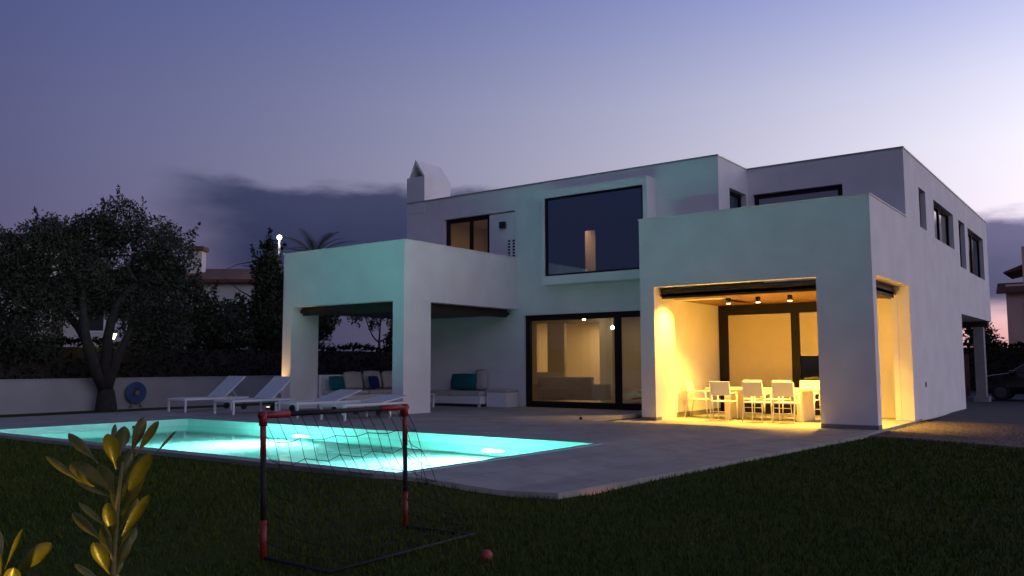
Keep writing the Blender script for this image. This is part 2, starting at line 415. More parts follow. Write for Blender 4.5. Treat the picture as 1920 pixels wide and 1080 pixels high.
poly_sheet('driveway', [(.3, 3.9), (30, 3.9), (30, 34), (-8, 34), (-8, 11.2), (-.2, 11.2)], .030, 'drive')
rng = np.random.default_rng(4)
def scatter_mesh(name, P, make, m, kind=None, parent=None):
    """P: points; make(n) -> (verts per item (n,k,3), faces list (per item))"""
    V, F = make(len(P)); n, k, _ = V.shape
    V = (V + P[:, None, :]).reshape(-1, 3)
    Fa = (np.array(F)[None] + (np.arange(n)*k)[:, None, None]).reshape(-1, len(F[0]))
    me = bpy.data.meshes.new(name)
    me.vertices.add(len(V)); me.vertices.foreach_set('co', V.ravel())
    nf, fk = Fa.shape
    me.loops.add(nf*fk); me.loops.foreach_set('vertex_index', Fa.ravel().astype(np.int32))
    me.polygons.add(nf); me.polygons.foreach_set('loop_start', np.arange(0, nf*fk, fk, dtype=np.int32)); me.polygons.foreach_set('loop_total', np.full(nf, fk, dtype=np.int32))
    me.update(calc_edges=True)
    o = link_obj(name, me, m, parent)
    if kind: o['kind'] = kind
    return o
# pebbles
pp = np.stack([rng.uniform(.15, 6, 5200), rng.uniform(-2.6, 3.8, 5200), np.full(5200, .036)], 1)
pp = pp[pp[:, 1] > -1.2 - .36*np.clip(pp[:, 0]-.7, 0, 9) + .1]
def peb(n):
    s = rng.uniform(.008, .024, (n, 1, 1)); a = rng.uniform(0, 6.3, n)
    base = np.array([(1, 0, 0), (0, 1, 0), (-1, 0, 0), (0, -1, 0), (0, 0, .8), (0, 0, -.3)], float)
    v = np.repeat(base[None], n, 0) * s
    c, sn = np.cos(a)[:, None], np.sin(a)[:, None]
    x, y = v[:, :, 0]*c - v[:, :, 1]*sn, v[:, :, 0]*sn + v[:, :, 1]*c
    return np.stack([x, y, v[:, :, 2]], 2), [(0, 1, 4), (1, 2, 4), (2, 3, 4), (3, 0, 4)]
scatter_mesh('pebbles', pp, peb, 'gravel', 'stuff')
# grass blades, thinner with distance
def grass_points(n):
    a = rng.uniform(R(-36.5-33), R(-36.5+34), n); d = 1.2 + 19*rng.uniform(0, 1, n)**1.75
    x = 4.373 + np.sin(a)*d; y = -18.4525 + np.cos(a)*d
    out = np.array([(px, py) for px, py in zip(x, y)])
    def ok(px, py):
        if in_pool(px, py, .4): return False
        if px < -2.5: return py < -11.75
        if py < -11.5: return True
        if px < -.6: return py < -11.45 + (px+1.9)*.43
        ex = -.6 + (py+10.9)*.078
        return px > ex+.03 and (py < -1.4 - .36*max(0, px-.9))
    k = np.array([ok(px, py) for px, py in out])
    out = out[k]
    z = np.array([lawn_z(px, py)+.025*mnoise.noise((px*.35, py*.35, 0)) for px, py in out])
    return np.column_stack([out, z])
gp = grass_points(210000)
gd = np.hypot(gp[:, 0]-4.373, gp[:, 1]+18.4525)
def blades(n):
    h = rng.uniform(.018, .046, n)*(1+.03*gd); wd = .0022*(1+.28*gd); a = rng.uniform(0, 6.283, n); le = rng.normal(0, .016, (n, 2))
    dx, dy = np.cos(a)*wd, np.sin(a)*wd
    z0 = np.full(n, -.004)
    v = np.stack([np.stack([-dx, -dy, z0], 1), np.stack([dx, dy, z0], 1), np.stack([le[:, 0], le[:, 1], h], 1)], 1)
    return v, [(0, 1, 2)]
scatter_mesh('grass', gp, blades, 'grass', 'stuff')

# ------------------------------------------------------------------ swimming pool
WL = .05                                                  # water level
pool = empty('swimming_pool', ((PX0+PX1)/2, (PY0+PY1)/2, 0))
tag(pool, 'rectangular swimming pool glowing turquoise from its underwater lamps', 'swimming pool')
def local(mb, root):
    l = root.location; mb.v = [(a-l.x, b-l.y, c-l.z) for a, b, c in mb.v]; return mb
zt = .196; zb = -1.35
for a, b in (((PX0, PY1), (PX1, PY1)), ((PX1, PY1), (PX1, PY0)), ((PX1, PY0), (PX0, PY0)), ((PX0, PY0), (PX0, PY1))):
    m = MB(); dx, dy = b[0]-a[0], b[1]-a[1]; L = math.hypot(dx, dy); nx, ny = -dy/L, dx/L
    t = .12
    z0a, z0b = deck_z(*a)-.004, deck_z(*b)-.004
    ea, eb = (a[0]-dx/L*t, a[1]-dy/L*t), (b[0]+dx/L*t, b[1]+dy/L*t)
    m.add([(a[0], a[1], zb), (b[0], b[1], zb), (b[0], b[1], z0b), (a[0], a[1], z0a),
           (a[0]+nx*t, a[1]+ny*t, zb), (b[0]+nx*t, b[1]+ny*t, zb), (b[0]+nx*t, b[1]+ny*t, z0b), (a[0]+nx*t, a[1]+ny*t, z0a)],
          [(0,1,2,3),(4,7,6,5),(3,2,6,7),(0,4,5,1)])
    local(m, pool).build('basin_wall', 'tile', pool)
m = MB().box(PX0-.12, PX1+.12, PY0-.12, PY1+.12, zb-.1, zb); local(m, pool).build('basin_floor', 'tile', pool)
m = MB(); m.add([(PX0, PY0, WL), (PX1, PY0, WL), (PX1, PY1, WL), (PX0, PY1, WL)], [(0, 1, 2, 3)]); 
wo_ = local(m, pool).build('water', 'water', pool)
if wo_.data.polygons[0].normal.z < 0: wo_.data.flip_normals()
for lx in (-4.35, -9.2):
    m = MB().cyl((lx, PY1-.028, -.52), .15, .028, 24, 'y'); f = local(m, pool).build('underwater_light', 'white', pool)
    m = MB().cyl((lx, PY1-.036, -.52), .12, .008, 24, 'y'); local(m, pool).build('lens', 'poollens', f)
    lamp('underwater_lamp', 'SPOT', (lx, PY1-.06, -.52), 4700, (1., 1., .98), pool, .2, (lx-.25, PY1-1.3, zb), 78, 1.)
    lamp('underwater_lamp', 'SPOT', (lx, PY1-.07, -.52), 900, (.95, 1., .96), pool, .2, (lx-.2, PY1-3.5, -1.0), 168, .7)  # extra wide fill spot added at the fixture to lift dark patches in the pool
m = MB().box(PX0+.002, PX0+.014, -8.45, -8.2, WL-.05, WL+.06); local(m, pool).build('skimmer', 'plastic', pool)

# ------------------------------------------------------------------ the villa
house = empty('villa', (0, 0, 0))
tag(house, 'white flat roofed modern villa with two porches and a big picture window', 'house')
TZ = .206                                                 # terrace floor at the house
Yb, Y1, Y2 = 1.49, 3.48, 17.3
XL, XB = -14.65, -3.92
HM = 6.65
W = lambda mb, name='wall', m='stucco': mb.build(name, m, house)
# left block: front wall, return wall, far walls
W(panel('y', Yb, .28, XL, XB, 0, HM, [(-13.05, -10.27, 4.3, 5.97), (-8.75, -5.8, 3.85, 6.05), (-9.97, -5.44, TZ-.05, 2.83), (-5.39, XB, -.1, 3.04)]))
W(panel('x', XB, -.28, Yb+.28, Y1, 3.05, HM, [(2.21, 3.36, 4.6, 5.95)]))
W(panel('x', XL, .28, Yb+.28, 12, 0, HM, []))
W(panel('y', 12, -.28, XL+.28, -8, 0, HM, []))
# right wing
W(panel('y', Y1, .28, XB, -.28, 4.2, HM, [(-3.78, -1.45, 4.5, 5.95)]))
SW = [(5.15, 5.99, 4.92, 5.96), (7.1, 10.15, 4.86, 5.94), (11.1, 12.25, 4.43, 5.93), (12.85, 16.25, 4.40, 5.90)]
W(panel('x', 0, -.28, Y1, Y2, 0, HM, SW + [(10.8, Y2+1, -1, 2.94)]))
W(panel('y', Y2, -.28, -9, -.28, 2.94, HM, []))
W(panel('y', 10.8, .24, -9, -.28, 0, 2.94, []))
W(panel('x', -9.2, .24, 10.9, Y2, 0, 2.94, []))
W(MB().box(-9, -.28, 11.05, Y2-.28, 2.94, 3.1), 'soffit')
W(MB().box(-2.9, -.03, Y2-.75, Y2-.35, 2.72, 2.936), 'beam', 'beam')
W(MB().box(-.46, -.14, 16.2, 16.6, .03, 2.716), 'column', 'concrete')
W(MB().box(-.54, -.06, 16.1, 16.7, .03, .22), 'column_base', 'concrete')
# roofs
W(MB().box(XL+.28, XB-.28, Yb+.28, 11.72, 6.35, 6.45), 'roof'); W(MB().box(XB-.27, -.28, Y1+.28, Y2-.28, 6.35, 6.45), 'roof')
# metal coping along the roof edges
cp = MB(); cp.box(XL-.02, XB+.02, Yb-.025, Yb+.3, HM, HM+.035); cp.box(XB-.3, XB+.025, Yb+.3, Y1-.025, HM, HM+.035); cp.box(XB-.3, .025, Y1-.025, Y1+.3, HM, HM+.035); cp.box(-.3, .025, Y1+.3, Y2+.02, HM, HM+.035)
W(cp, 'roof_coping', 'coping')
# window helper: frame mesh (part) > pane, in a wall facing -y or +x
def window(axis, at, u0, u1, z0, z1, mull=(), fw=.07, depth=.07, g='glass', name='window', fm='frame', face=0):
    """axis 'y': frame occupies y at..at+depth; axis 'x': x at-depth..at"""
    m = MB()
    def bx(a, b, c, d, ins=0):
        if axis == 'y': m.box(a, b, at+ins, at+depth-ins, c, d)
        else: m.box(at-depth+ins, at-ins, a, b, c, d)
    bx(u0, u1, z0, z0+fw); bx(u0, u1, z1-fw, z1); bx(u0, u0+fw, z0+fw, z1-fw); bx(u1-fw, u1, z0+fw, z1-fw)
    for mu, mw in mull: bx(mu-mw/2, mu+mw/2, z0+fw, z1-fw)
    fr = m.build(name, fm, house)
    edges = [u0+fw] + [e for mu, mw in mull for e in (mu-mw/2, mu+mw/2)] + [u1-fw]
    for i in range(0, len(edges), 2):
        p = MB(); a, b = edges[i], edges[i+1]
        if axis == 'y': p.add([(a, at+depth/2, z0+fw), (b, at+depth/2, z0+fw), (b, at+depth/2, z1-fw), (a, at+depth/2, z1-fw)], [(0, 1, 2, 3)])
        else: p.add([(at-depth/2, a, z0+fw), (at-depth/2, b, z0+fw), (at-depth/2, b, z1-fw), (at-depth/2, a, z1-fw)], [(0, 1, 2, 3)])
        p.build('pane', g, fr)
    return fr
# upper left bedroom window with its sliding shutter panel
window('y', Yb+.12, -13.05, -11.27, 4.3, 5.97, [(-12.05, .11)], fw=.13)
W(MB().box(-11.27, -10.27, Yb+.05, Yb+.11, 4.3, 5.93), 'sliding_shutter', 'stucco')
# pierced ventilation block
vb = panel('y', Yb+.015, .034, -10.62, -10.29, 4.56, 5.12, [(-10.57+.17*i, -10.57+.17*i+.11, 4.59+.09*j, 4.59+.09*j+.06) for i in range(2) for j in range(6)])
vb.build('ventilation_block', 'stucco', house); W(MB().box(-10.6, -10.3, Yb+.0495, Yb+.0498, 4.57, 5.1), 'vent_hole_shade', 'plastic')  # thin black sheet behind the holes, its colour stands in for their shade
W(MB().box(-10.82, -10.64, Yb-.06, Yb+.05, 5.47, 5.66), 'wall_light', 'plastic')
# bay with the picture window
By = .99
bay = panel('y', By, Yb-By-.002, -8.97, -5.66, 3.62, 6.29, [(-8.885, -5.79, 3.86, 6.07)]); W(bay, 'bay')
window('y', By+.04, -8.885, -5.79, 3.86, 6.07, [], fw=.055, depth=.08, g='darkglass', name='picture_window')
# ground floor sliding door
window('y', Yb+.1, -9.97, -5.44, TZ+.005, 2.83, [(-6.94, .17)], fw=.16, depth=.1, name='sliding_door')
W(MB().box(-9.97, -5.44, Yb+.02, Yb+.27, TZ-.05, TZ), 'door_sill', 'skirting')
# right wing windows
window('x', XB-.14, 2.21, 3.36, 4.6, 5.95, [], fw=.09, g='darkglass')
window('y', Y1+.12, -3.78, -1.45, 4.5, 5.95, [], fw=.13, g='darkglass')
W(MB().box(-3.64, -1.59, Y1+.085, Y1+.115, 4.5, 5.82), 'roller_shutter', 'shutter')
for k, (a, b, c, d) in enumerate(SW):
    mid = (a+b)/2
    window('x', -.13, a, b, c, d, [(mid, .08)] if b-a > 2 else [], fw=.06)
W(MB().box(-.23, -.215, 8.68, 10.08, 4.93, 5.86), 'curtain', 'curtain')
W(MB().box(-.23, -.215, 12.93, 14.5, 4.47, 5.83), 'curtain', 'curtain')
# ---- dining porch at the right
PT = 4.94; PO = 3.27; PF = .066
W(panel('y', 0, .29, -5.39, 0, 0, PT, [(-5.01, -1.15, -1, PO)]))
W(panel('x', 0, -.3, .29, Y1, 0, PT, [(.29, Y1, -1, PO)]))
W(MB().box(-5.39, -5.01, .29, 1.1, 0, PT-.6)); W(panel('x', -5.39, .2, 1.1, 4.3, 0, 4.3, []))
W(panel('x', -5.39, .29, .29, Yb, 4.34, PT, []), 'parapet')
W(MB().box(-.42, 0-.302, Y1+.002, 4.3, 0, PO), 'wall')
W(MB().box(-.42, -.285, Y1-.0, Y1+.0015, 0, PO), 'jamb')
W(MB().box(-5.38, -.3, .3, Y1-.002, 4.2, 4.33), 'roof_terrace', 'paving')
W(MB().box(-5.18, -.31, .31, 4.55, 3.05, 3.12), 'ceiling', 'wood')
W(MB().box(-4.96, -.34, .31, .45, 3.0, 3.245), 'beam', 'beam')
W(MB().box(-.56, -.42, .46, 3.9, 3.0, 3.049), 'beam', 'beam'); W(MB().box(-.41, -.31, .46, 3.3, 2.98, 3.25), 'beam', 'beam')
W(MB().box(-5.398, -5.005, -.008, .29, .02, .145), 'skirting', 'skirting'); W(MB().box(-1.155, .008, -.008, .295, .02, .145), 'skirting', 'skirting')
W(MB().box(-5.19, -5.175, 1.1, 4.29, PF, PF+.12), 'skirting', 'skirting')
# back of the porch: sliding doors with blinds
window('y', 4.3, -5.18, -1.1, PF, 3.045, [(-3.03, .22)], fw=.26, depth=.12, name='sliding_door')
W(MB().box(-1.098, -.422, 4.3, 4.5, 0, 3.05), 'wall')
W(MB().box(-4.91, -3.15, 4.325, 4.34, PF+.27, 2.77), 'blind', 'blind'); W(MB().box(-2.91, -1.37, 4.325, 4.34, 1.62, 2.77), 'blind', 'blind')
# ---- lounge pavilion at the left
XP, YP, XW = -10.19, -3.27, -14.84
W(panel('y', YP, .3, XW, XP, .1, 4.51, [(-14.47, -10.57, -1, 3.02)]))
W(panel('x', XP, -.3, YP+.3, Yb-.002, .1, 4.51, [(-2.28, Yb+1, -1, 3.02)]))
W(panel('x', XW, .37, YP+.3, Yb-.002, .1, 4.51, [(-2.3, Yb+1, -1, 3.0)]))
W(MB().box(XW+.3, XP-.3, YP+.3, Yb-.01, 3.9, 4.0), 'roof_terrace', 'paving')
W(MB().box(XW+.372, XP-.302, YP+.302, Yb-.01, 2.86, 2.95), 'ceiling', 'beam')
W(MB().box(-14.4, XP-.35, YP+.34, YP+.5, 2.79, 3.05), 'beam', 'beam'); W(MB().box(XP-.5, XP-.33, YP+.52, Yb-.06, 2.80, 3.05), 'beam', 'beam')
cp = MB(); cp.box(XW-.02, XP+.02, YP-.02, YP+.32, 4.51, 4.54); cp.box(XP-.32, XP+.02, YP+.32, Yb, 4.51, 4.54)
W(cp, 'parapet_coping', 'stucco')
cp = MB(); cp.box(-5.41, .02, -.02, .31, PT, PT+.03); cp.box(-.31, .02, .31, Y1, PT, PT+.03)
W(cp, 'parapet_coping', 'stucco')
W(MB().box(-16.2, -5.6, YP-.012, Yb+.28, .12, TZ), 'terrace_floor', 'paving')
# ---- chimney
ch = W(MB().box(XL-.01, -13.88, Yb-.012, 2.76, 6.3, 7.5), 'chimney')
xa, xb_, xc = XL+.1, -13.88, -14.28
m = MB(); t = .09
def slope(xo, sgn):
    m.add([(xo, Yb-.01, 7.5), (xc, Yb-.01, 8.08), (xc, 2.70, 8.05), (xo, 2.755, 7.5), (xo+sgn*t, Yb-.01, 7.5), (xc, Yb-.01, 8.08-t*1.6), (xc, 2.62, 8.05-t*1.6), (xo+sgn*t, 2.70, 7.5)],
          [(0, 1, 2, 3), (7, 6, 5, 4), (0, 4, 5, 1), (2, 6, 7, 3), (0, 3, 7, 4)])
slope(xa, 1); slope(xb_, -1)
m.add([(xa, 2.753, 7.5), (xb_, 2.753, 7.5), (xc, 2.70, 8.05), (xa+t, 2.66, 7.5), (xb_-t, 2.66, 7.5), (xc, 2.6, 7.9)], [(0, 1, 2), (5, 4, 3)])
m.build('chimney_cap', 'stucco', ch)
MB().box(xa+.12, xb_-.12, Yb+.25, 2.5, 7.5, 7.52).build('flue', 'plastic', ch)
W(MB().box(-.002, .012, 4.84, 4.98, .82, .94), 'outdoor_socket', 'plastic')

# ---- rooms behind the glass
IW = lambda mb, name, m='plaster': mb.build(name, m, house)
# living room
IW(MB().box(-13.2, -5.45, Yb+.3, 8.6, .1, TZ-.002), 'room_floor', 'floor')
IW(MB().box(-13.2, -5.45, Yb+.3, 8.6, 2.96, 3.02), 'room_ceiling')
IW(panel('y', 6.0, .15, -13.2, -5.45, TZ, 2.96, [(-11.5, -10.1, 0, 2.82), (-12.65, -12.2, 1.15, 2.85)]), 'room_wall')
IW(MB().box(-13.3, -13.2, Yb+.3, 8.6, TZ, 2.96), 'room_wall'); IW(MB().box(-5.45, -5.4, Yb+.3, 8.6, TZ, 2.96), 'room_wall')
IW(MB().box(-13.2, -5.45, 8.6, 8.7, TZ, 2.96), 'room_wall')
IW(MB().box(-9.75, -9.3, 5.45, 5.998, TZ, 2.96), 'room_column')
stairs = MB()
for k in range(9): stairs.box(-8.6+.26*k, -8.34+.26*k, 4.9, 5.8, TZ+.2*k+.12, TZ+.2*k+.18)
IW(stairs, 'stair_treads', 'white')
lamp('living_room_lamp', 'AREA', (-9.0, 4.0, 2.92), 13, (1, .62, .28), None, 2.5, (-9.0, 4.0, 0))
lamp('hall_lamp', 'AREA', (-11.2, 7.3, 2.9), 42, (1, .58, .2), None, 1.2, (-11.2, 7.3, 0))
# upstairs gallery behind the picture window
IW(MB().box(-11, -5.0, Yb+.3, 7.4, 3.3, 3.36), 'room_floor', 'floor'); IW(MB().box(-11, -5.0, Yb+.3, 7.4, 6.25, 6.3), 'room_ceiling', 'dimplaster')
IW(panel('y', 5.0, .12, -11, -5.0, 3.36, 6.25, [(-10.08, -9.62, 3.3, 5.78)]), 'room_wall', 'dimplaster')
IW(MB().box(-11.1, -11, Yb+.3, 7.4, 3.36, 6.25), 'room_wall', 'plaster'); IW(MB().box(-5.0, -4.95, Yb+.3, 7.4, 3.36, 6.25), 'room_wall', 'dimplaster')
IW(MB().box(-11, -5.0, 7.3, 7.4, 3.36, 6.25), 'room_wall')
lamp('landing_lamp', 'AREA', (-10.4, 6.4, 6.2), 17, (1, .52, .22), None, .9, (-10.4, 6.5, 0))
# bedroom behind the upper left window
IW(MB().box(-14.3, -11.12, Yb+.3, 5.2, 3.36, 3.4), 'room_floor', 'floor'); IW(MB().box(-14.3, -11.12, Yb+.3, 5.2, 6.25, 6.3), 'room_ceiling')
IW(MB().box(-14.36, -11.12, 5.2, 5.3, 3.4, 6.25), 'room_wall')
lamp('bedroom_lamp', 'AREA', (-12.4, 3.6, 6.15), 7, (1, .56, .2), None, .9, (-12.4, 3.3, 0))
lamp('bedroom_bulb', 'AREA', (-12.5, Yb+.9, 6.2), 2., (1, .56, .2), None, .5, (-12.4, Yb+.3, 5))
# study behind the side windows, unlit
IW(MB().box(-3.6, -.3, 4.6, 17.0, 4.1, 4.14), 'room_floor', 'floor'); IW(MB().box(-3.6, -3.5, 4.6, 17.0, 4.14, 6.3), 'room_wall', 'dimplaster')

# ------------------------------------------------------------------ porch lights
WARM = (1, .53, .07)
def spot(name, loc, label, energy, cone=104):
    root = empty(name, loc)
    tag(root, label, 'ceiling light', 'black cylinder spotlights under the porch ceiling')
    MB().cyl((0, 0, -.13), .058, .13, 20).build('housing', 'plastic', root, True)
    MB().cyl((0, 0, -.142), .05, .011, 20).build('lens', 'warmlens', root)
    lamp('spot_lamp', 'SPOT', Vector(loc)+Vector((0, 0, -.16)), energy, WARM, root, .04, Vector(loc)+Vector((0, 0, -3)), cone, 1.)
EN = 1000
spot('ceiling_spotlight', (-3.84, 1.75, 3.05), 'lit black ceiling spotlight nearest the pink inner wall of the porch', EN)
spot('ceiling_spotlight', (-3.1, 1.8, 3.05), 'lit black ceiling spotlight between its two fellows over the dining table', EN)
spot('ceiling_spotlight', (-2.3, 1.75, 3.05), 'lit black ceiling spotlight nearest the white front pillar, above the blind', EN)
for k, (a, b) in enumerate(((-1.2, 1.9), (-4.4, .62), (-1.3, .8))):
    o = empty('recessed_downlight', (a, b, 3.05)); tag(o, ['small warm downlight flush in the wooden ceiling near the side opening', 'small warm downlight flush in the wooden ceiling by the bright left pillar', 'small warm downlight flush in the wooden ceiling behind the broad pillar'][k], 'ceiling light', 'flush downlights of the porch')
    MB().cyl((0, 0, -.012), .05, .011, 18).build('lens', 'warmlens', o)
    lamp('downlight_lamp', 'SPOT', (a, b, 3.02), EN*(.6 if k == 1 else 1.2), WARM, o, .04, (a-(.9 if k == 1 else 0), b-(.35 if k == 1 else 0), 0), 118 if k == 1 else 108, 1.)

# ------------------------------------------------------------------ dining set
def make_chair():
    root = empty('dining_chair'); s = root
    w2 = .245
    MB().box(-w2, w2, -.22, .24, .44, .47).build('seat', 'white', root, bevel=.01)
    m = MB(); m.add([(-w2, -.24, .60), (w2, -.24, .60), (w2, -.31, .93), (-w2, -.31, .93), (-w2, -.215, .60), (w2, -.215, .60), (w2, -.285, .935), (-w2, -.285, .935)],
                    [(0,1,2,3),(7,6,5,4),(0,4,5,1),(1,5,6,2),(2,6,7,3),(3,7,4,0)]); m.build('backrest', 'white', root, bevel=.006)
    for sx in (-1, 1):
        MB().tube([(sx*.235, -.33, 0), (sx*.235, -.235, .46), (sx*.235, -.295, .92)], [.013, .016, .013], 8).build('leg', 'white', root, True)
        MB().tube([(sx*.235, .27, 0), (sx*.235, .225, .66)], [.013, .016], 8).build('leg', 'white', root, True)
        MB().bar((sx*.235, -.265, .655), (sx*.235, .24, .665), .045, .022).build('armrest', 'white', root)
    MB().bar((-.235, -.285, .22), (.235, -.285, .22), .018, .018).build('stretcher', 'white', root)
    return root
chair = make_chair()
cs = [(-3.74, 1.06, 0, 'white dining chair seen from behind at the left end of the near row'),
      (-2.90, 1.02, 0, 'white dining chair seen from behind, middle of the near row, below the second ceiling spotlight'),
      (-2.22, 1.04, 0, 'white dining chair seen from behind, nearest the broad white pillar'),
      (-3.78, 2.78, 180, 'white dining chair facing out across the table by the pink wall'),
      (-3.05, 2.82, 180, 'white dining chair facing out across the table, middle of the far row'),
      (-2.3, 2.8, 180, 'white dining chair facing out across the table near the dark door post'),
      (-4.72, 1.88, -90, 'white dining chair at the head of the table beside the bright left pillar'),
      (-1.12, 1.9, 90, 'white dining chair at the foot of the table half behind the broad pillar')]
for i, (x, y, a, lab) in enumerate(cs):
    c = chair if i == 0 else copy_tree(chair)
    c.location = (x, y, PF-.004); c.rotation_euler = (0, 0, R(a + (3, -2, 4, 1, -3, 2, 5, -4)[i]))
    tag(c, lab, 'chair', 'white chairs round the dining table')
tb = empty('dining_table', (-2.95, 1.9, PF-.004)); tag(tb, 'long pale dining table on two slab legs under the porch', 'table')
MB().box(-1.42, 1.42, -.5, .5, .71, .76).build('tabletop', 'table', tb, bevel=.006)
for s in (-1, 1): MB().box(s*.88-.07, s*.88+.07, -.42, .42, 0, .708).build('leg', 'table', tb, bevel=.006)

# ------------------------------------------------------------------ pavilion furniture
def pillow_mesh(w, h, t, n=10):
    m = MB(); v = []; f = []
    for s in (-1, 1):
        for j in range(n+1):
            for i in range(n+1):
                u, q = i/n*2-1, j/n*2-1
                e = (1-abs(u)**2.6)*(1-abs(q)**2.6)
                pin = 1-.06*(abs(u*q))
                v.append((u*w/2*pin, s*t/2*max(e, 0)**.6, q*h/2*pin))
    k = (n+1)**2
    for s in range(2):
        for j in range(n):
            for i in range(n):
                a = s*k+j*(n+1)+i; f.append((a, a+1, a+n+2, a+n+1))
    m.add(v, f); return m
def pillow(name, loc, rz, tilt, w, h, t, m, label, cat='cushion', group=None):
    mb = pillow_mesh(w, h, t); me_o = mb.build(name, m, None, True)
    bm = bmesh.new(); bm.from_mesh(me_o.data); bmesh.ops.remove_doubles(bm, verts=bm.verts, dist=.0005); bmesh.ops.recalc_face_normals(bm, faces=bm.faces); bm.to_mesh(me_o.data); bm.free()
    me_o.location = loc; me_o.rotation_euler = (tilt, 0, rz); tag(me_o, label, cat, group); return me_o
# built-in bench along the left side
bn = empty('corner_bench', (-14.1, -.4, TZ)); tag(bn, 'white built-in bench with a low back along the open left side of the pavilion', 'bench')
MB().box(-.36, .42, -1.86, 1.8, 0, .36).build('base', 'stucco', bn, bevel=.01)
for k in range(3): MB().box(-.26, .44, -1.84+1.2*k, -.66+1.2*k, .365, .48).build('seat_cushion', 'cushion', bn, bevel=.035, seg=3)
MB().box(-.36, -.27, -1.86, 1.8, .362, .93).build('back', 'stucco', bn)
for k, (y, h) in enumerate(((-.78, .54), (-.02, .56), (.75, .55), (1.45, .54))):
    pillow('back_cushion', (-14.2, -.4+y, TZ+.49+h/2), R(90), R(-14), .74, h, .2, 'cushion',
           ['off white back cushion between the teal and navy cushions on the bench', 'off white back cushion behind the navy cushion on the bench', 'off white back cushion right of the navy cushion on the bench', 'off white back cushion at the house end of the bench'][k], 'cushion', 'off white back cushions on the built-in bench')
pillow('scatter_cushion', (-14.0, -2.0, TZ+.70), R(80), R(-16), .5, .42, .16, 'teal', 'square teal scatter cushion on the bench beside the left pillar')
pillow('scatter_cushion', (-13.92, -.62, TZ+.70), R(98), R(-18), .46, .40, .16, 'navy', 'square navy scatter cushion on the bench seen through the front opening')
sf = empty('outdoor_sofa', (-11.9, .95, TZ)); tag(sf, 'low white outdoor sofa against the house wall under the pavilion', 'sofa')
MB().box(-1.3, 1.05, -.38, .42, .08, .3).build('base', 'white', sf, bevel=.01)
for k in range(2): MB().box(-1.28+1.16*k, -.14+1.16*k, -.37, .36, .305, .44).build('seat_cushion', 'cushion', sf, bevel=.03, seg=3)
for s in (-1.2, .95):
    for q in (-.3, .34): MB().box(s-.03, s+.03, q-.03, q+.03, 0, .079).build('leg', 'white', sf)
pillow('scatter_cushion', (-11.98, 1.18, TZ+.70), 0, R(-10), 1.0, .5, .2, 'teal', 'wide teal cushion leaning on the house wall above the sofa')
pillow('scatter_cushion', (-11.42, 1.34, TZ+.76), R(10), R(-6), .42, .62, .12, 'cushion', 'grey white cushion peeping over the wide teal cushion')
pf = MB(); pf.box(-.36, .36, -.28, .28, 0, .42); pf = pf.build('pouf', 'white', None, bevel=.012); pf.location = (-10.42, 1.05, TZ); tag(pf, 'pale square pouf at the right end of the sofa beside the sliding door', 'pouf')
MB().box(-.37, .37, -.29, .29, .425, .5).build('seat_cushion', 'cushion', pf, bevel=.03, seg=3)
ct = empty('coffee_table', (-12.35, -.55, TZ)); tag(ct, 'low white slatted coffee table in front of the outdoor sofa', 'table')
for k in range(7): MB().box(-.5, .5, -.33+.095*k, -.25+.095*k, .36, .39).build('slat', 'white', ct)
MB().box(-.46, .46, -.29, -.25, .29, .355).build('apron', 'white', ct); MB().box(-.46, .46, .25, .29, .29, .355).build('apron', 'white', ct)
for sx in (-.45, .45):
    for sy in (-.28, .28): MB().box(sx-.03, sx+.03, sy-.03, sy+.03, 0, .358).build('leg', 'white', ct)

# indoor sofa seen through the glass
isf = empty('living_room_sofa', (-10.3, 4.55, TZ)); tag(isf, 'pale sofa seen from behind through the big sliding door', 'sofa')
MB().box(-1., 1., -.42, .42, .1, .42).build('base', 'cushion', isf, bevel=.04); MB().box(-1., 1., -.45, -.25, .1, .82).build('backrest', 'cushion', isf, bevel=.05, seg=3)
for s in (-1, 1): MB().box(s*1.1-.1, s*1.1+.1, -.44, .42, .1, .6).build('armrest', 'cushion', isf, bevel=.04)
for i, (p, lab) in enumerate((((-10.2, 5.2, 2.96), 'small bright downlight on the living room ceiling before the lit doorway'), ((-8.46, 4.0, 2.58), 'small bright pendant lamp in the living room beside the door post'))):
    o = empty('room_downlight', p); tag(o, lab, 'ceiling light', 'downlights in the living room')
    MB().cyl((0, 0, -.03), .055 if i == 0 else .012, .029 if i == 0 else .40, 16).build('trim', 'white', o); uvball(.055).build('bulb', 'bulb', o, True).location = (0, 0, -.06)

o = empty('wall_light', (-10.62, 8.58, 1.85)); tag(o, 'small lit wall light in the bright room beyond the sliding door', 'wall light')
MB().box(-.12, .12, -.03, .02, -.09, .09).build('plate', 'pot', o); uvball(.05).build('bulb', 'bulb', o, True).location = (.04, -.07, 0)
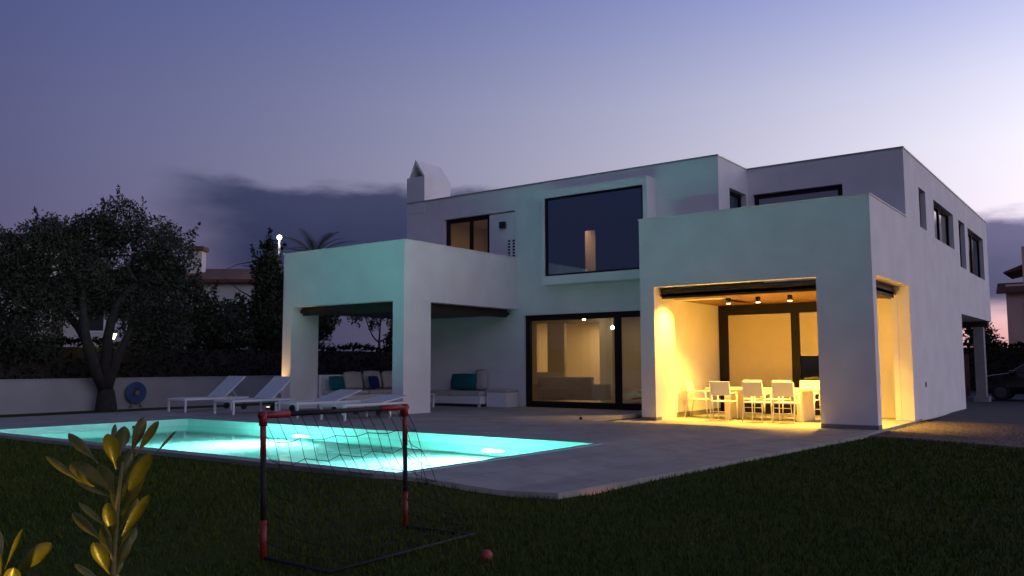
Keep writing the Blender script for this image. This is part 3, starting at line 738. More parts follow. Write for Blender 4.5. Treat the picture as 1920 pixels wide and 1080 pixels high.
# ------------------------------------------------------------------ sun loungers
def make_lounger(root, ang, m='sling'):
    L, Wd, H = 2.0, .76, .33; pv = 1.18
    f = MB()
    for s in (0, Wd): f.bar((s, 0, H), (s, L-.05, H), .04, .05)
    f.bar((0, 0, H), (Wd, 0, H), .04, .05); f.bar((.02, L-.05, H), (Wd-.02, L-.05, H), .035, .04)
    f.build('frame', 'white', root)
    for s in (0, Wd):
        for y in (.02, 1.4): MB().box(s-.022, s+.022, y-.022, y+.022, 0, H-.024).build('leg', 'white', root)
    MB().box(.03, Wd-.03, .03, pv, H+.004, H+.018).build('seat_sling', m, root)
    c, s_ = math.cos(ang), math.sin(ang); Lb = .86
    b = MB(); a0 = Vector((0, pv, H+.02)); a1 = a0+Vector((0, c*Lb, s_*Lb)); nrm = Vector((0, -s_, c))*.012
    b.add([a0+Vector((.03, 0, 0)), a0+Vector((Wd-.03, 0, 0)), a1+Vector((Wd-.03, 0, 0)), a1+Vector((.03, 0, 0))] + [p+nrm for p in (a0+Vector((.03, 0, 0)), a0+Vector((Wd-.03, 0, 0)), a1+Vector((Wd-.03, 0, 0)), a1+Vector((.03, 0, 0)))],
          [(0,1,2,3),(7,6,5,4),(0,4,5,1),(1,5,6,2),(2,6,7,3),(3,7,4,0)])
    b.build('backrest_sling', m, root)
    bf = MB()
    for sx in (.015, Wd-.015): bf.bar(a0+Vector((sx, 0, 0)), a1+Vector((sx, 0, 0)), .03, .03, (1, 0, 0))
    bf.bar(a1+Vector((.015, 0, 0)), a1+Vector((Wd-.015, 0, 0)), .03, .03)
    if ang > .2: bf.bar(a0+(a1-a0)*.6+Vector((Wd/2, 0, 0)), Vector((Wd/2, L-.15, H)), .02, .02, (1, 0, 0))
    bf.build('backrest_frame', 'white', root)
    MB().cyl((-.03, L-.2, .09), .085, .03, 18, 'x').build('wheel', 'plastic', root)
    MB().cyl((Wd, L-.2, .09), .085, .03, 18, 'x').build('wheel', 'plastic', root)
for x, ang, lab in ((-16.39, 40, 'white sun lounger with raised back, the one nearest the garden wall'), (-14.34, 40, 'white sun lounger with raised back beside the lit left pillar of the pavilion'),
                    (-11.94, 16, 'white sun lounger with nearly flat back before the pavilion opening'), (-10.36, 9, 'white sun lounger lying flat before the right front pillar of the pavilion')):
    o = empty('sun_lounger', (x, -5.72, deck_z(x, -5.2))); tag(o, lab, 'sun lounger', 'sun loungers along the pool'); make_lounger(o, R(ang))

# uplight at the left pillar of the pavilion
up = empty('ground_uplight', (-14.95, -3.62, .2)); tag(up, 'small lit ground spotlight at the foot of the left pavilion pillar', 'garden light')
MB().cyl((0, 0, 0), .06, .07, 18).build('housing', 'pot', up, True); MB().cyl((0, 0, .071), .046, .006, 18).build('lens', 'goldlens', up)
lamp('uplight_lamp', 'SPOT', (-14.95, -3.60, .3), 130, (1, .55, .2), up, .04, (-14.76, -3.27, 1.6), 46, .9)

# ------------------------------------------------------------------ football goal, balls
gz = .02
goal = empty('football_goal', (-.74, -13.8, gz)); tag(goal, 'small portable football goal with red corners and black net on the lawn', 'goal')
A0, A1 = Vector((-.01, -.73, 0)), Vector((-.05, -.73, 1.02)); B0, B1 = Vector((0, .72, 0)), Vector((-.02, .72, 1.02))
C0, D0 = Vector((.69, -.73, .012)), Vector((.66, .80, .012))
def lerp(a, b, t): return a+(b-a)*t
for a, b, cuts in ((A0, A1, (.27, .7)), (B0, B1, (.3, .68))):
    p = MB().tube([lerp(a, b, cuts[0]), lerp(a, b, cuts[1])], .0205, 12).build('post', 'black', goal, True)
    MB().tube([a, lerp(a, b, cuts[0]-.002)], .0235, 12).build('post_foot', 'red', goal, True)
    MB().tube([lerp(a, b, cuts[1]+.002), b-Vector((0, 0, .02))], .0218, 12).build('post_top', 'red', goal, True)
MB().tube([lerp(A1, B1, .16), lerp(A1, B1, .80)], .019, 12).build('crossbar', 'black', goal, True)
for a, b, s in ((A1, lerp(A1, B1, .158), -1), (B1, lerp(A1, B1, .802), 1)):
    m = MB().tube([a+Vector((0, s*.03, 0)), b], .025, 12); m.tube([a+Vector((0, 0, -.075)), a+Vector((0, 0, .028))], .029, 12); m.build('corner_joint', 'red', goal, True)
MB().tube([C0+Vector((0, -.02, 0)), D0+Vector((.02, .04, 0))], .013, 8).build('ground_bar', 'black', goal, True)
for p, q in ((A0, C0), (B0, D0)): MB().tube([p+Vector((0, 0, .012)), q], .013, 8).build('side_bar', 'black', goal, True)
net = MB(); nr = .0028
def sag(p, q, t, s): r = lerp(p, q, t); r.z -= s*math.sin(math.pi*t); return r
nc, nrw = 13, 9
gridp = []
for i in range(nc+1):
    u = i/nc; tp = lerp(A1, B1, u)+Vector((.012, 0, -.02)); bt = lerp(C0, D0, u)
    gridp.append([sag(tp, bt, (j/nrw)**.92, .10+.03*math.sin(i*2.1)) + Vector((0, .028*(j % 2)*(1 if j < nrw else 0), 0)) for j in range(nrw+1)])
for i in range(nc+1): net.tube(gridp[i], nr, 4, False)
for j in range(1, nrw+1): net.tube([gridp[i][j] for i in range(nc+1)], nr, 4, False)
for (a0, a1, c0, s) in ((A0, A1, C0, 0), (B0, B1, D0, nc)):
    for j in range(1, 8):
        t = j/8; q = gridp[s][min(nrw, int(round(t*nrw)))]; p = lerp(a1, a0, t)
        net.tube([p, lerp(p, q, .5)-Vector((0, 0, .02)), q], nr, 4, False)
    for j in range(1, 4):
        t = j/4; net.tube([lerp(a0, c0, t)+Vector((0, 0, .01)), gridp[s][int(round((1-t)*-1*nrw+nrw))] if False else gridp[s][max(1, int(round(t*nrw)))]], nr, 4, False)
net.build('net', 'net', goal)
b = uvball(.043).build('ball', 'ball', None, True); b.location = (.55, -13.6, .048); tag(b, 'small orange ball lying on the lawn right of the goal', 'ball')
b = uvball(.035).build('ball', 'plastic', None, True); b.location = (-5.6, -2.45, deck_z(-5.6, -2.45)+.034); tag(b, 'tiny dark ball on the paving between pool and dining porch', 'ball')

# ------------------------------------------------------------------ garden wall, hose reel, hedges
wl = MB().box(-19.95, -19.7, -34, 13, 0, 1.03).build('garden_wall', 'wallpaint'); tag(wl, 'low pale garden wall behind the olive tree and the hose reel', 'wall')
MB().box(-19.97, -19.68, -34, 13, 1.032, 1.06).build('wall_coping', 'wallpaint', wl)
hr = empty('hose_reel', (-19.55, -4.82, .2)); tag(hr, 'round blue hose reel standing before the pale garden wall', 'hose reel')
m = MB()
for k in range(7):
    ring = [(0, math.cos(a)*(.11+.032*k), .42+math.sin(a)*(.11+.032*k)) for a in np.linspace(0, 2*math.pi, 29)]
    m.tube(ring, .021, 6, False)
m.build('hose', 'hose', hr, True)
MB().cyl((-.05, 0, .42), .31, .022, 28, 'x').build('flange', 'hose', hr); MB().cyl((-.06, 0, .42), .07, .12, 18, 'x').build('hub', 'pot', hr)
m = MB(); m.bar((.0, -.16, 0), (0, 0, .42), .03, .03); m.bar((0, .16, 0), (0, 0, .42), .03, .03); m.bar((-.08, -.16, .015), (.08, -.16, .015), .03, .03); m.bar((-.08, .16, .015), (.08, .16, .015), .03, .03); m.build('stand', 'pot', hr)

def leaf_quads(size, elong=2.2, droop=0.):
    def mk(n):
        s = rng.uniform(.6, 1.25, n)*size
        d = rng.normal(0, 1, (n, 3)); d[:, 2] -= droop; d /= np.linalg.norm(d, axis=1)[:, None]
        o = rng.normal(0, 1, (n, 3)); o -= (o*d).sum(1)[:, None]*d; o /= np.linalg.norm(o, axis=1)[:, None]
        a = d*(s*elong/2)[:, None]; b = o*(s/2)[:, None]
        return np.stack([-a, b*.9, a, -b*.9], 1), [(0, 1, 2, 3)]
    return mk
def blob_points(blobs, n, fill=.55, squash=1.):
    """points in noisy ellipsoid shells: blobs of (x,y,z,r)"""
    vol = np.array([b[3]**2 for b in blobs]); cnt = rng.multinomial(n, vol/vol.sum()); out = []
    for (x, y, z, r), k in zip(blobs, cnt):
        d = rng.normal(0, 1, (k, 3)); d /= np.linalg.norm(d, axis=1)[:, None]
        rr = r*(fill+(1-fill)*rng.uniform(0, 1, k)**.6)
        ph = rng.uniform(0, 6, 3)
        lump = 1+.22*np.sin(d[:, 0]*5+ph[0])*np.sin(d[:, 1]*5+ph[1])*np.sin(d[:, 2]*6+ph[2])+.12*np.sin(d[:, 0]*13+ph[1])*np.sin(d[:, 2]*11+ph[0])
        p = d*(rr*lump)[:, None]; p[:, 2] *= squash
        out.append(p+np.array((x, y, z)))
    return np.concatenate(out)
def limb(m, a, b, r0, r1, wob=.12, n=6, seg=8):
    a, b = Vector(a), Vector(b); L = (b-a).length; pts = []; rd = []
    o = Vector(rng.normal(0, 1, 3)*wob*L*.5)
    for i in range(n+1):
        t = i/n; pts.append(lerp(a, b, t)+o*math.sin(math.pi*t)); rd.append(r0+(r1-r0)*t)
    m.tube(pts, rd, seg); return pts[-1]
def tree(name, base, blobs, n, leaf, limbs, m, label, trunk_r=.2, fork=None, droop=.3, fill=.5, squash=1., group=None, sprigs=0):
    root = empty(name, base); tag(root, label, 'tree', group)
    t = MB(); fk = Vector(fork) if fork else Vector((0, 0, limbs[0][2]*.4 if limbs else 1))
    limb(t, (0, 0, -.05), fk, trunk_r*1.25, trunk_r*.9, .05, 6, 10)
    for L in limbs:
        e = limb(t, fk-Vector((0, 0, .05)), L[:3], trunk_r*.72, trunk_r*.28, .18)
        for _ in range(4):
            q = Vector(L[:3])+Vector(rng.normal(0, .8, 3))*1.0; limb(t, e-Vector((0, 0, .02)), q, trunk_r*.26, trunk_r*.05, .15, 4, 5)
    t.build('trunk', 'bark', root, True)
    P = blob_points(blobs, n, fill, squash)
    if sprigs:                                            # feathery shoots out of the outline
        ex = []
        bl = np.array(blobs)
        for _ in range(sprigs):
            x, y, z, r = blobs[rng.integers(len(blobs))]
            d = rng.normal(0, 1, 3); d[2] = abs(d[2])*.9+.3; d /= np.linalg.norm(d); L = rng.uniform(.35, .8)
            s0 = np.array((x, y, z))+d*r*.92
            d2 = d+np.array((0, 0, .8)); d2 /= np.linalg.norm(d2)
            k = 38; tt = rng.uniform(0, 1, k)
            ex.append(s0+d2*(tt*L)[:, None]+rng.normal(0, .07, (k, 3))*(1.1-tt)[:, None])
        P = np.concatenate([P]+ex)
    scatter_mesh('crown', P, leaf_quads(leaf, 2.4, droop), m, None, root)
    return root
# the big olive tree by the wall
ol = []
for lx in np.linspace(-2.4, 1.75, 8):                     # broad flat-topped crown, lx runs along the wall
    hi = 5.75-(.2 if lx > 0 else 1.1)*abs(lx/2.75)**2.5+.18*math.sin(lx*2.3)
    for lz in (2.25, 3.1, 3.95, hi-.75):
        if lz < 2.4 and -.75 < lx < .75: continue
        ol.append((lx*.55+rng.normal(0, .25)-.1, lx*.83+rng.normal(0, .25)-.2, lz+rng.normal(0, .12), rng.uniform(.6, .88)))
tree('olive_tree', (-19.3, -5.85, .16), ol, 54000, .054, [(-1.3, -1.5, 3.4), (-.3, -.6, 4.4), (.9, .3, 3.6), (.6, .6, 2.9)], 'leaf',
     'broad olive tree with forked trunk in front of the pale garden wall', .24, (-.02, -.02, .58), .2, .35, 1., None, 26)
def hedge(name, x0, x1, y0, y1, z, n, label, leaf=.1):
    root = empty(name, ((x0+x1)/2, (y0+y1)/2, 0)); tag(root, label, 'hedge')
    cx, cy = (x0+x1)/2, (y0+y1)/2
    MB().box(x0-cx+.16, x1-cx-.16, y0-cy+.16, y1-cy-.16, .02, z-.16).build('branches', 'bark', root)
    P = []
    lx, ly = x1-x0, y1-y0; A = [lx*z, lx*z, ly*z, ly*z, lx*ly]; cn = rng.multinomial(n, np.array(A)/sum(A))
    u = lambda k: rng.uniform(0, 1, k)
    for q, k in enumerate(cn):
        off = rng.normal(0, .05, k)
        if q < 2: p = np.stack([x0+lx*u(k), np.full(k, (y0, y1)[q])+off, z*u(k)], 1)
        elif q < 4: p = np.stack([np.full(k, (x0, x1)[q-2])+off, y0+ly*u(k), z*u(k)], 1)
        else: p = np.stack([x0+lx*u(k), y0+ly*u(k), z+off], 1)
        P.append(p)
    P = np.concatenate(P); P[:, 2] += .07*np.sin(P[:, 0]*1.7+P[:, 1]*2.3)*(P[:, 2]/z); P -= np.array((cx, cy, 0))
    P[:, 0] += .06*np.sin(P[:, 1]*3.1+P[:, 2]*4)
    scatter_mesh('foliage', P, leaf_quads(leaf, 1.7), 'hedge', None, root)
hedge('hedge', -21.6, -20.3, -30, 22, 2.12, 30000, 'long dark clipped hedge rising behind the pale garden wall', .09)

# trees beyond the hedge
tr_group = 'trees beyond the hedge'
tree('bushy_tree', (-22.9, -1.0, .1), [(0, 0, 3.2, 1.1), (-.7, -.5, 2.6, 1.0), (.7, .5, 2.8, 1.0), (.2, .2, 2.2, 1.1), (-1.2, -.8, 2.2, .8), (1.2, .8, 2.3, .9), (0, 0, 4.0, .55)], 9000, .085, [(0, 0, 2.8), (.6, .4, 2.4), (-.7, -.4, 2.2)], 'leafdark', 'low bushy tree beyond the hedge between olive and tall cypress', .14, None, .1, .3, 1., tr_group, 8)
tree('tall_tree', (-22.3, 1.95, .1), [(0, 0, 5.3, .45), (0, 0, 4.6, .65), (.1, .1, 3.9, .85), (-.2, -.1, 3.2, .95), (.2, .1, 2.5, 1.0), (-.3, -.2, 5.0, .4), (.4, .3, 4.4, .5), (0, 0, 5.9, .28)], 9000, .085, [(0, 0, 4.8), (.3, .2, 4.), (-.3, -.2, 3.8)], 'leafdark', 'tall narrow dark tree beyond the hedge left of the palm', .14, None, -.2, .3, 1., tr_group, 12)
tree('dark_tree', (-24.6, 5.9, .1), [(0, 0, 2.9, 1.0), (-.8, -.5, 2.6, .9), (-.3, -.2, 3.7, .8), (.5, .3, 3.3, .7)], 6000, .09, [(0, 0, 2.8), (-.5, -.3, 2.6)], 'leafdark', 'dark leafy tree seen through the pavilion next to its left pillar', .13, None, .1, .25, 1., tr_group)
tree('thin_tree', (-23.2, 8.7, .1), [(-.2, 0, 3.6, .5), (.7, .3, 3.5, .5), (-.9, -.5, 3.5, .45), (.2, .1, 3.9, .5), (1.3, .6, 3.4, .4), (-.3, -.1, 3.1, .3)], 900, .085, [(-.6, -.3, 3.5), (.8, .4, 3.5), (.1, 0, 3.7)], 'leafdark', 'thin bare stemmed tree against the sky seen through the pavilion', .06, (0, 0, 2.4), .1, .1, 1., tr_group)
tree('round_tree', (-23.8, 11.2, .1), [(0, 0, 3.0, 1.0), (.7, .4, 2.5, 1.0), (-.4, -.2, 2.3, .8)], 5000, .09, [(0, 0, 2.8), (.5, .3, 2.5)], 'leafdark', 'round dark tree seen through the pavilion next to its right pillar', .12, None, .1, .25, 1., tr_group)
# palm
pr = empty('palm_tree', (-27.6, 8.6, 0)); tag(pr, 'palm whose fronds stick up above the pavilion roof', 'palm tree')
MB().tube([(0, 0, 0), (.1, .05, 3), (.05, 0, 6.6)], [.26, .2, .19], 10).build('trunk', 'bark', pr, True)
def frond(a, rise_, L, w0):
    m = MB(); d = Vector((math.cos(a), math.sin(a), 0)); sd = Vector((-math.sin(a), math.cos(a), 0)); n = 16
    pts = [Vector((.05, 0, 6.6)) + d*(L*t*math.cos(rise_*(1-.25*t))) + Vector((0, 0, L*(t*math.sin(rise_)-.42*t*t))) for t in [i/n for i in range(n+1)]]
    m.tube(pts, [.028*(1-.85*i/n) for i in range(n+1)], 5)
    for i in range(2, n):
        p = pts[i]; ln = w0*(math.sin(math.pi*(i/n)**.8)*.9+.15); fw = (pts[i+1]-p).normalized()
        for s in (-1, 1):
            tip = p+sd*s*ln*.62+fw*ln*.75-Vector((0, 0, .12*ln)); e = fw*.035
            m.add([p-e, p+e, tip], [(0, 1, 2)])
    return m
for k in range(17): frond(k*2.4+.3, R(72-3.0*k), 2.3+.1*(k % 3), .52).build('frond', 'palm', pr)
# street lamp
sl = empty('street_lamp', (-27.9, 6.75, 0)); tag(sl, 'lit white street lamp beside the tall narrow tree', 'street lamp')
MB().tube([(0, 0, 0), (0, 0, 7.3)], [.07, .045], 10).build('pole', 'concrete', sl, True)
uvball(.115).build('lamp_globe', 'whitelens', sl, True).location = (0, 0, 7.42)
lamp('street_lamp_light', 'POINT', (-27.75, 6.5, 7.35), 30, (1, .95, .85), sl, .1)

# neighbouring houses on the left
def roof_mesh(x0, x1, y0, y1, z, h, ov=.35):
    m = MB(); ym = (y0+y1)/2; x0 -= ov; x1 += ov; y0 -= ov; y1 += ov
    m.add([(x0, y0, z), (x1, y0, z), (x1, y1, z), (x0, y1, z), (x0+.0, ym, z+h), (x1-.0, ym, z+h), (x0, y0, z-.14), (x1, y0, z-.14), (x1, y1, z-.14), (x0, y1, z-.14)],
          [(0, 1, 5, 4), (2, 3, 4, 5), (0, 4, 3), (1, 2, 5), (0, 6, 7, 1), (1, 7, 8, 2), (2, 8, 9, 3), (3, 9, 6, 0), (6, 9, 8, 7)])
    return m
def neighbour(loc, rz, sx, sy, h, rh, wins, label, m='neigh', chim=None, name='neighbour_house'):
    root = empty(name, loc, rz); tag(root, label, 'house')
    MB().box(-sx/2, sx/2, -sy/2, sy/2, 0, h).build('wall', m, root)
    rf = roof_mesh(-sx/2, sx/2, -sy/2, sy/2, h+.145, rh).build('roof', 'rooftile', root)
    for (x, z, ww, hh) in wins:
        f = MB(); f.box(x-ww/2-.08, x+ww/2+.08, -sy/2-.03, -sy/2-.002, z-.08, z+hh+.08); f = f.build('window', 'white', root)
        MB().box(x-ww/2, x+ww/2, -sy/2-.036, -sy/2-.031, z, z+hh).build('pane', 'plastic', f)
    if chim:
        c = MB().box(chim[0]-.34, chim[0]+.34, chim[1]-.3, chim[1]+.3, h, chim[2]).build('chimney', m, root)
        MB().box(chim[0]-.44, chim[0]+.44, chim[1]-.4, chim[1]+.4, chim[2]+.003, chim[2]+.2).build('chimney_cap', 'rooftile', c)
    return root
neighbour((-38.9, -3.2, 0), R(38), 9.6, 7, 6.7, .5, [(-3, 4.4, 1.0, 1.3), (0, 4.4, 1.0, 1.3), (3, 4.4, 1.0, 1.3), (-2, 1, 1.2, 2)], 'white neighbouring house with clay tiled eaves left of the olive tree')
nh = neighbour((-32.9, 5.3, 0), R(38), 9.0, 6, 5.15, .85, [(-3.2, 3.0, 1.0, 1.2), (.2, 3.0, 1.0, 1.2), (3.2, 3.0, 1.0, 1.2)], 'white neighbouring house with tiled roof and square chimney behind the bushy tree', chim=(.75, -1.2, 6.85))
# lit porch lamp at the neighbour's
wlamp = empty('garden_lantern', (-20.12, -5.35, 0)); tag(wlamp, 'glowing garden lantern shining through beneath the olive crown', 'lantern')
MB().tube([(0, 0, 0), (0, 0, 2.2)], .03, 8).build('post', 'plastic', wlamp, True)
MB().cyl((0, 0, 2.2), .09, .16, 12, 'z', .15).build('lamp_glass', mat('lantern_glass', (.9, .8, .5), .3, emit=(1, .82, .42), estr=14), wlamp, True)
MB().cyl((0, 0, 2.362), .2, .1, 12, 'z', .03).build('lantern_cap', 'plastic', wlamp)
lamp('lantern_light', 'POINT', (-20.12, -5.35, 2.55), 2.2, (1, .72, .3), wlamp, .1)

# ------------------------------------------------------------------ right background
pk = empty('terracotta_house', (2.9, 36.5, 0)); tag(pk, 'terracotta rendered house with dark eaves at the right edge beyond the car', 'house')
MB().box(-4.1, 6, -3.2, 4, 0, 5.6).build('wall', 'pink', pk); MB().box(-3.3, 6, -3., 4, 5.602, 7.6).build('wall', 'pink', pk)
m = MB(); m.add([(-4.5, -3.6, 5.2), (6.2, -3.6, 5.2), (6.2, -2.9, 5.7), (-4.5, -2.9, 5.7), (-4.5, -3.6, 5.08), (6.2, -3.6, 5.08), (6.2, -2.9, 5.58), (-4.5, -2.9, 5.58)], [(0,1,2,3),(7,6,5,4),(0,4,5,1),(1,5,6,2),(2,6,7,3),(3,7,4,0)]); m.build('eaves', 'rooftile', pk)
m = MB(); m.add([(-4.2, -2.9, 6.3), (-3.302, -2.9, 6.65), (-3.302, 1, 6.65), (-4.2, 1, 6.3), (-4.2, -2.9, 6.22), (-3.302, -2.9, 6.4), (-3.302, 1, 6.4), (-4.2, 1, 6.22)], [(0,1,2,3),(7,6,5,4),(0,4,5,1),(1,5,6,2),(2,6,7,3),(3,7,4,0)]); m.build('awning', 'rooftile', pk)
f = MB().box(-3.3, -1.8, -3.23, -3.202, 2.6, 4.6).build('window', 'frame', pk); MB().box(-3.22, -1.88, -3.236, -3.231, 2.68, 4.52).build('pane', 'plastic', f)
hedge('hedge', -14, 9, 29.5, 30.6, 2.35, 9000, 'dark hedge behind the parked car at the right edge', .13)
tree('dark_tree', (-2.4, 31.5, 0), [(0, 0, 3.2, .7), (.3, .1, 2.5, .8), (-.2, 0, 4.0, .5), (.1, 0, 4.7, .3)], 2500, .1, [(0, 0, 3.0)], 'leafdark', 'slim dark tree against the pink horizon left of the terracotta house', .1, None, 0, .2, 1., None)
tree('dark_tree', (-5.9, 31.0, 0), [(0, 0, 2.9, .8), (.4, .1, 2.4, .7), (-.5, 0, 3.4, .5)], 2500, .1, [(0, 0, 2.6)], 'leafdark', 'dark tree glimpsed through the carport beside the house wall', .1, None, 0, .2, 1., None)
fn = empty('timber_fence', (-5, 21.5, 0)); tag(fn, 'brown timber board fence behind the carport column', 'fence')
for k in range(30): MB().box(-3.6+.24*k, -3.38+.24*k, -.012, .012, .05, 1.75+.02*((k*7) % 3)).build('plank', 'fence', fn)
for z in (.4, 1.45): MB().box(-3.6, 3.58, .013, .06, z, z+.08).build('rail', 'fence', fn)
gpw = MB().box(-.2, .2, -.2, .2, 0, 1.25).build('gate_pillar', 'pink'); gpw.location = (-1.55, 15.2, .02); tag(gpw, 'short pale gate pillar seen through the carport', 'pillar')
MB().box(-.24, .24, -.24, .24, 1.252, 1.31).build('pillar_cap', 'concrete', gpw)
# parked car
def car(loc, rz):
    root = empty('parked_car', loc, rz); tag(root, 'black parked hatchback half cut off by the right edge', 'car')
    prof = [(-2.08, .35), (-2.12, .62), (-2.0, .84), (-1.55, .95), (-1.05, 1.02), (-.42, 1.42), (.05, 1.52), (.9, 1.52), (1.55, 1.42), (1.98, 1.02), (2.1, .82), (2.1, .4), (2.0, .26), (-1.95, .26)]
    m = MB(); n = len(prof); secs = [(-.87, .93, 0), (-.80, 1.0, 1), (.80, 1.0, 1), (.87, .93, 0)]
    V = []
    for (y, k, inn) in secs:
        for (x, z) in prof:
            yy = y*(1-.2*max(0, z-1.0)/.5) if z > 1.0 else y
            V.append((x*(.985 if not inn else 1), yy, z if inn else .26+(z-.26)*.97))
    F = [tuple(reversed(range(n))), tuple(range(3*n, 4*n))]
    for s in range(3):
        for i in range(n): F.append((s*n+i, s*n+(i+1) % n, (s+1)*n+(i+1) % n, (s+1)*n+i))
    m.add(V, F); body = m.build('body', 'carpaint', root, True)
    md = body.modifiers.new('edge', 'BEVEL'); md.width = .03; md.segments = 2; md.limit_method = 'ANGLE'
    for s in (-1, 1):
        g = MB(); y1, y2 = s*.872, s*.735
        g.add([(-.92, s*.868, 1.05), (.12, s*.868, 1.05), (.12, s*.725, 1.44), (-.40, s*.735, 1.38)], [(0, 1, 2, 3)]); g.build('side_window', 'plastic', root)
        g = MB(); g.add([(.2, s*.868, 1.05), (1.62, s*.868, 1.05), (1.3, s*.735, 1.40), (.2, s*.725, 1.44)], [(0, 1, 2, 3)]); g.build('side_window', 'plastic', root)
        MB().box(-2.09, -1.9, s*.62-.16, s*.62+.16, .66, .78).build('headlight', 'glass', root)
        MB().box(1.98, 2.09, s*.66-.12, s*.66+.12, .78, .95).build('tail_light', 'red', root)
        MB().box(-.98, -.78, s*.98-.08, s*.98+.08, 1.0, 1.12).build('wing_mirror', 'carpaint', root, bevel=.03)
        for x in (-1.3, 1.28):
            wh = MB().cyl((x, s*.79-.1, .32), .32, .2, 28, 'y').build('wheel', 'tyre', root, bevel=.03)
            MB().cyl((x, s*.895-.01, .32), .2, .02, 20, 'y').build('rim', 'rim', wh)
    g = MB(); g.add([(-1.0, -.7, 1.06), (-1.0, .7, 1.06), (-.44, .6, 1.425), (-.44, -.6, 1.425)], [(0, 1, 2, 3)]); g.build('windscreen', 'plastic', root)
    return root
car((1.45, 18.4, .03), 0)

# ------------------------------------------------------------------ foreground succulents, lit by a garden spike lamp
rv, uv_, fv = np.array((.8037, .5950, 0.)), np.array((0, 0, 1.)), np.array((-.5950, .8037, 0.))
def leafmesh(b, t, wd, roll, cup=.25, thick=.10):
    """spatulate fleshy leaf from b to t"""
    b, t = Vector(b), Vector(t); d = (t-b); L = d.length; d.normalize()
    side = Vector(rv)*math.cos(roll) + Vector(fv)*math.sin(roll); side = (side-d*side.dot(d)).normalized(); nr_ = d.cross(side)
    n, k = 16, 6; v = []; f = []
    for s in (1, -1):
        for i in range(n+1):
            u = i/n; uu = 1-(1-u)**1.25; wprof = (.15+.85*sm01((uu-.12)/.6))*math.sqrt(max(0, 1-max(0, (uu-.74)/.26)**2))
            for j in range(k+1):
                q = j/k*2-1
                p = b+d*L*u + side*q*wd/2*wprof + nr_*(cup*wd*(q*q*wprof*.6-.3*math.sin(math.pi*u)) + s*thick*wd*wprof*(1-q*q)*.5)
                v.append(p)
    K = (n+1)*(k+1)
    for s in range(2):
        for i in range(n):
            for j in range(k):
                a = s*K+i*(k+1)+j; f.append((a, a+1, a+k+2, a+k+1))
    m = MB(); m.add(v, f); return m
def plant(base, px0, leaves, stems, D, label):
    """leaves given as offsets in metres (right, up, toward the house) from the plant's base"""
    root = empty('succulent_plant', base); tag(root, label, 'plant', 'succulents in the foreground bed')
    loc = lambda p: Vector(rv)*p[0]+Vector(uv_)*p[1]+Vector(fv)*p[2]
    for s in stems: MB().tube([loc(p) for p in s[0]], s[1], 8).build('stem', 'succstem', root, True)
    for (b, t, wd, roll) in leaves:
        leafmesh(loc(b), loc(t), wd, roll).build('leaf', 'succ', root, True)
    return root
S_ = .001702                                            # metres per reference unit at this plant's distance
def Lf(tx, ty, bx, by, wd, roll=0., dt=0., db=0.): return (((bx-200)*S_, (1452-by)*S_, db), ((tx-200)*S_, (1452-ty)*S_, dt), wd*S_*.86, roll)
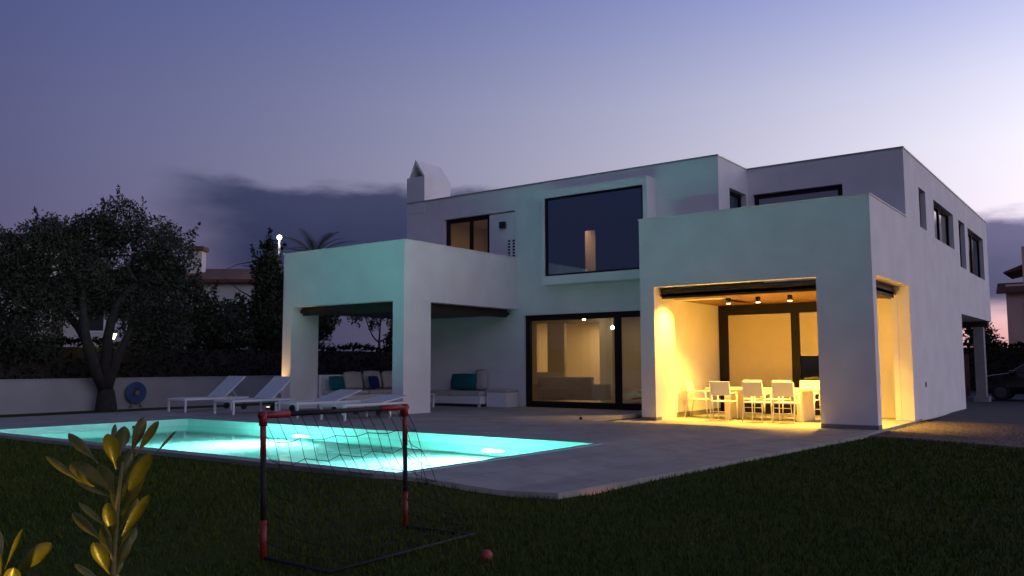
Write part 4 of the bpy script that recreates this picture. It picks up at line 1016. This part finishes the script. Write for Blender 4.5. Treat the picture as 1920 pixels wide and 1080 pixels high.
big = [Lf(244, 776, 226, 850, 25, .5, .05, .02), Lf(274, 784, 236, 850, 21, .7, .04, .02), Lf(314, 802, 272, 852, 12, 1.2, .02, .0), Lf(201, 804, 209, 872, 36, 0, -.05, -.01), Lf(206, 794, 208, 850, 30, .4, .05, .01),
       Lf(188, 790, 195, 845, 14, .9, .05, .01), Lf(107, 806, 172, 862, 24, .5, .02, .0), Lf(82, 846, 150, 900, 15, .3, -.03, -.01), Lf(118, 862, 200, 915, 42, .2, .0, .0), Lf(138, 892, 208, 930, 14, .9, -.03, .0),
       Lf(150, 930, 204, 985, 14, .8, -.04, -.01), Lf(276, 842, 218, 935, 30, .35, -.02, .0), Lf(281, 916, 216, 1010, 24, .5, -.04, -.01), Lf(118, 955, 190, 1010, 22, .4, .03, .0), Lf(236, 930, 212, 990, 24, .3, .05, .01),
       Lf(186, 1000, 208, 1066, 36, .0, -.06, -.02), Lf(230, 1000, 214, 1062, 22, .3, .03, .0), Lf(150, 1040, 200, 1085, 16, .9, -.05, -.01), Lf(174, 1070, 200, 1130, 34, .1, -.06, -.02), Lf(230, 1060, 208, 1130, 24, .4, -.04, -.01), Lf(246, 880, 214, 960, 26, .6, .05, .02),
       Lf(190, 900, 206, 965, 26, .2, .06, .02), Lf(225, 880, 210, 940, 24, .1, .05, .02),
       Lf(216, 838, 208, 905, 26, .6, .06, .02), Lf(160, 868, 204, 925, 34, .3, .05, .01), Lf(250, 845, 214, 915, 26, .5, .07, .02), Lf(206, 930, 208, 1000, 28, .3, -.05, -.01), Lf(178, 945, 202, 1010, 26, .6, .05, .01),
       Lf(232, 985, 212, 1040, 26, .2, .06, .01), Lf(205, 1020, 210, 1090, 30, .5, .04, 0), Lf(168, 985, 200, 1040, 26, .4, .06, .02)]
stem_big = [([(0.012, -.09, 0), (0.012, 0, 0), (.02, (1452-1250)*S_, .005), (.012, (1452-1050)*S_, 0), (.02, (1452-940)*S_, 0), (.03, (1452-860)*S_, 0)], [.016, .015, .013, .010, .007, .004])]
DB = 2.7
pb = np.array((4.373, -18.4525, 1.4))
def at(u, v, D): return pb + np.array(_f)*D + np.array(_r2)*((u-960)/1585.95*D) + np.array(_u2)*((540-v)/1585.95*D)
plant((1.701, -17.0, .085), 0, big, stem_big, DB, 'tall yellow green succulent with paddle shaped leaves lit from below')
small = [Lf(236, 1000, 206, 1075, 13, 1.1, .0, .0), Lf(210, 1040, 200, 1090, 12, 1.2, -.04, .0), Lf(282, 1030, 216, 1090, 36, .4, .03, .0), Lf(240, 1065, 214, 1125, 34, .2, -.05, .0), Lf(183, 1008, 196, 1085, 16, .7, .03, .0), Lf(282, 1080, 214, 1150, 22, .5, -.05, .0), Lf(190, 1070, 200, 1130, 20, .7, -.04, 0)]
plant((1.42, -17.2, .115), 0, small, [([(0.01, -.12, 0), (.015, .3, .0), (.012, .62, 0)], [.013, .012, .008])], DB, 'smaller succulent at the left edge with thin shiny leaves')
gl = empty('garden_spike_light', (1.62, -17.62, .02)); tag(gl, 'small warm garden spike light among the succulents', 'garden light')
MB().tube([(0, 0, 0), (0, 0, .14)], .012, 8).build('spike', 'plastic', gl); MB().cyl((0, 0, .14), .04, .09, 16).build('housing', 'plastic', gl, True); MB().cyl((0, 0, .2305), .034, .005, 16).build('lens', 'goldlens', gl)
lamp('spike_lamp', 'SPOT', (1.62, -17.62, .27), 50, (1, .62, .1), gl, .03, (1.7, -17.02, .98), 70, .6)
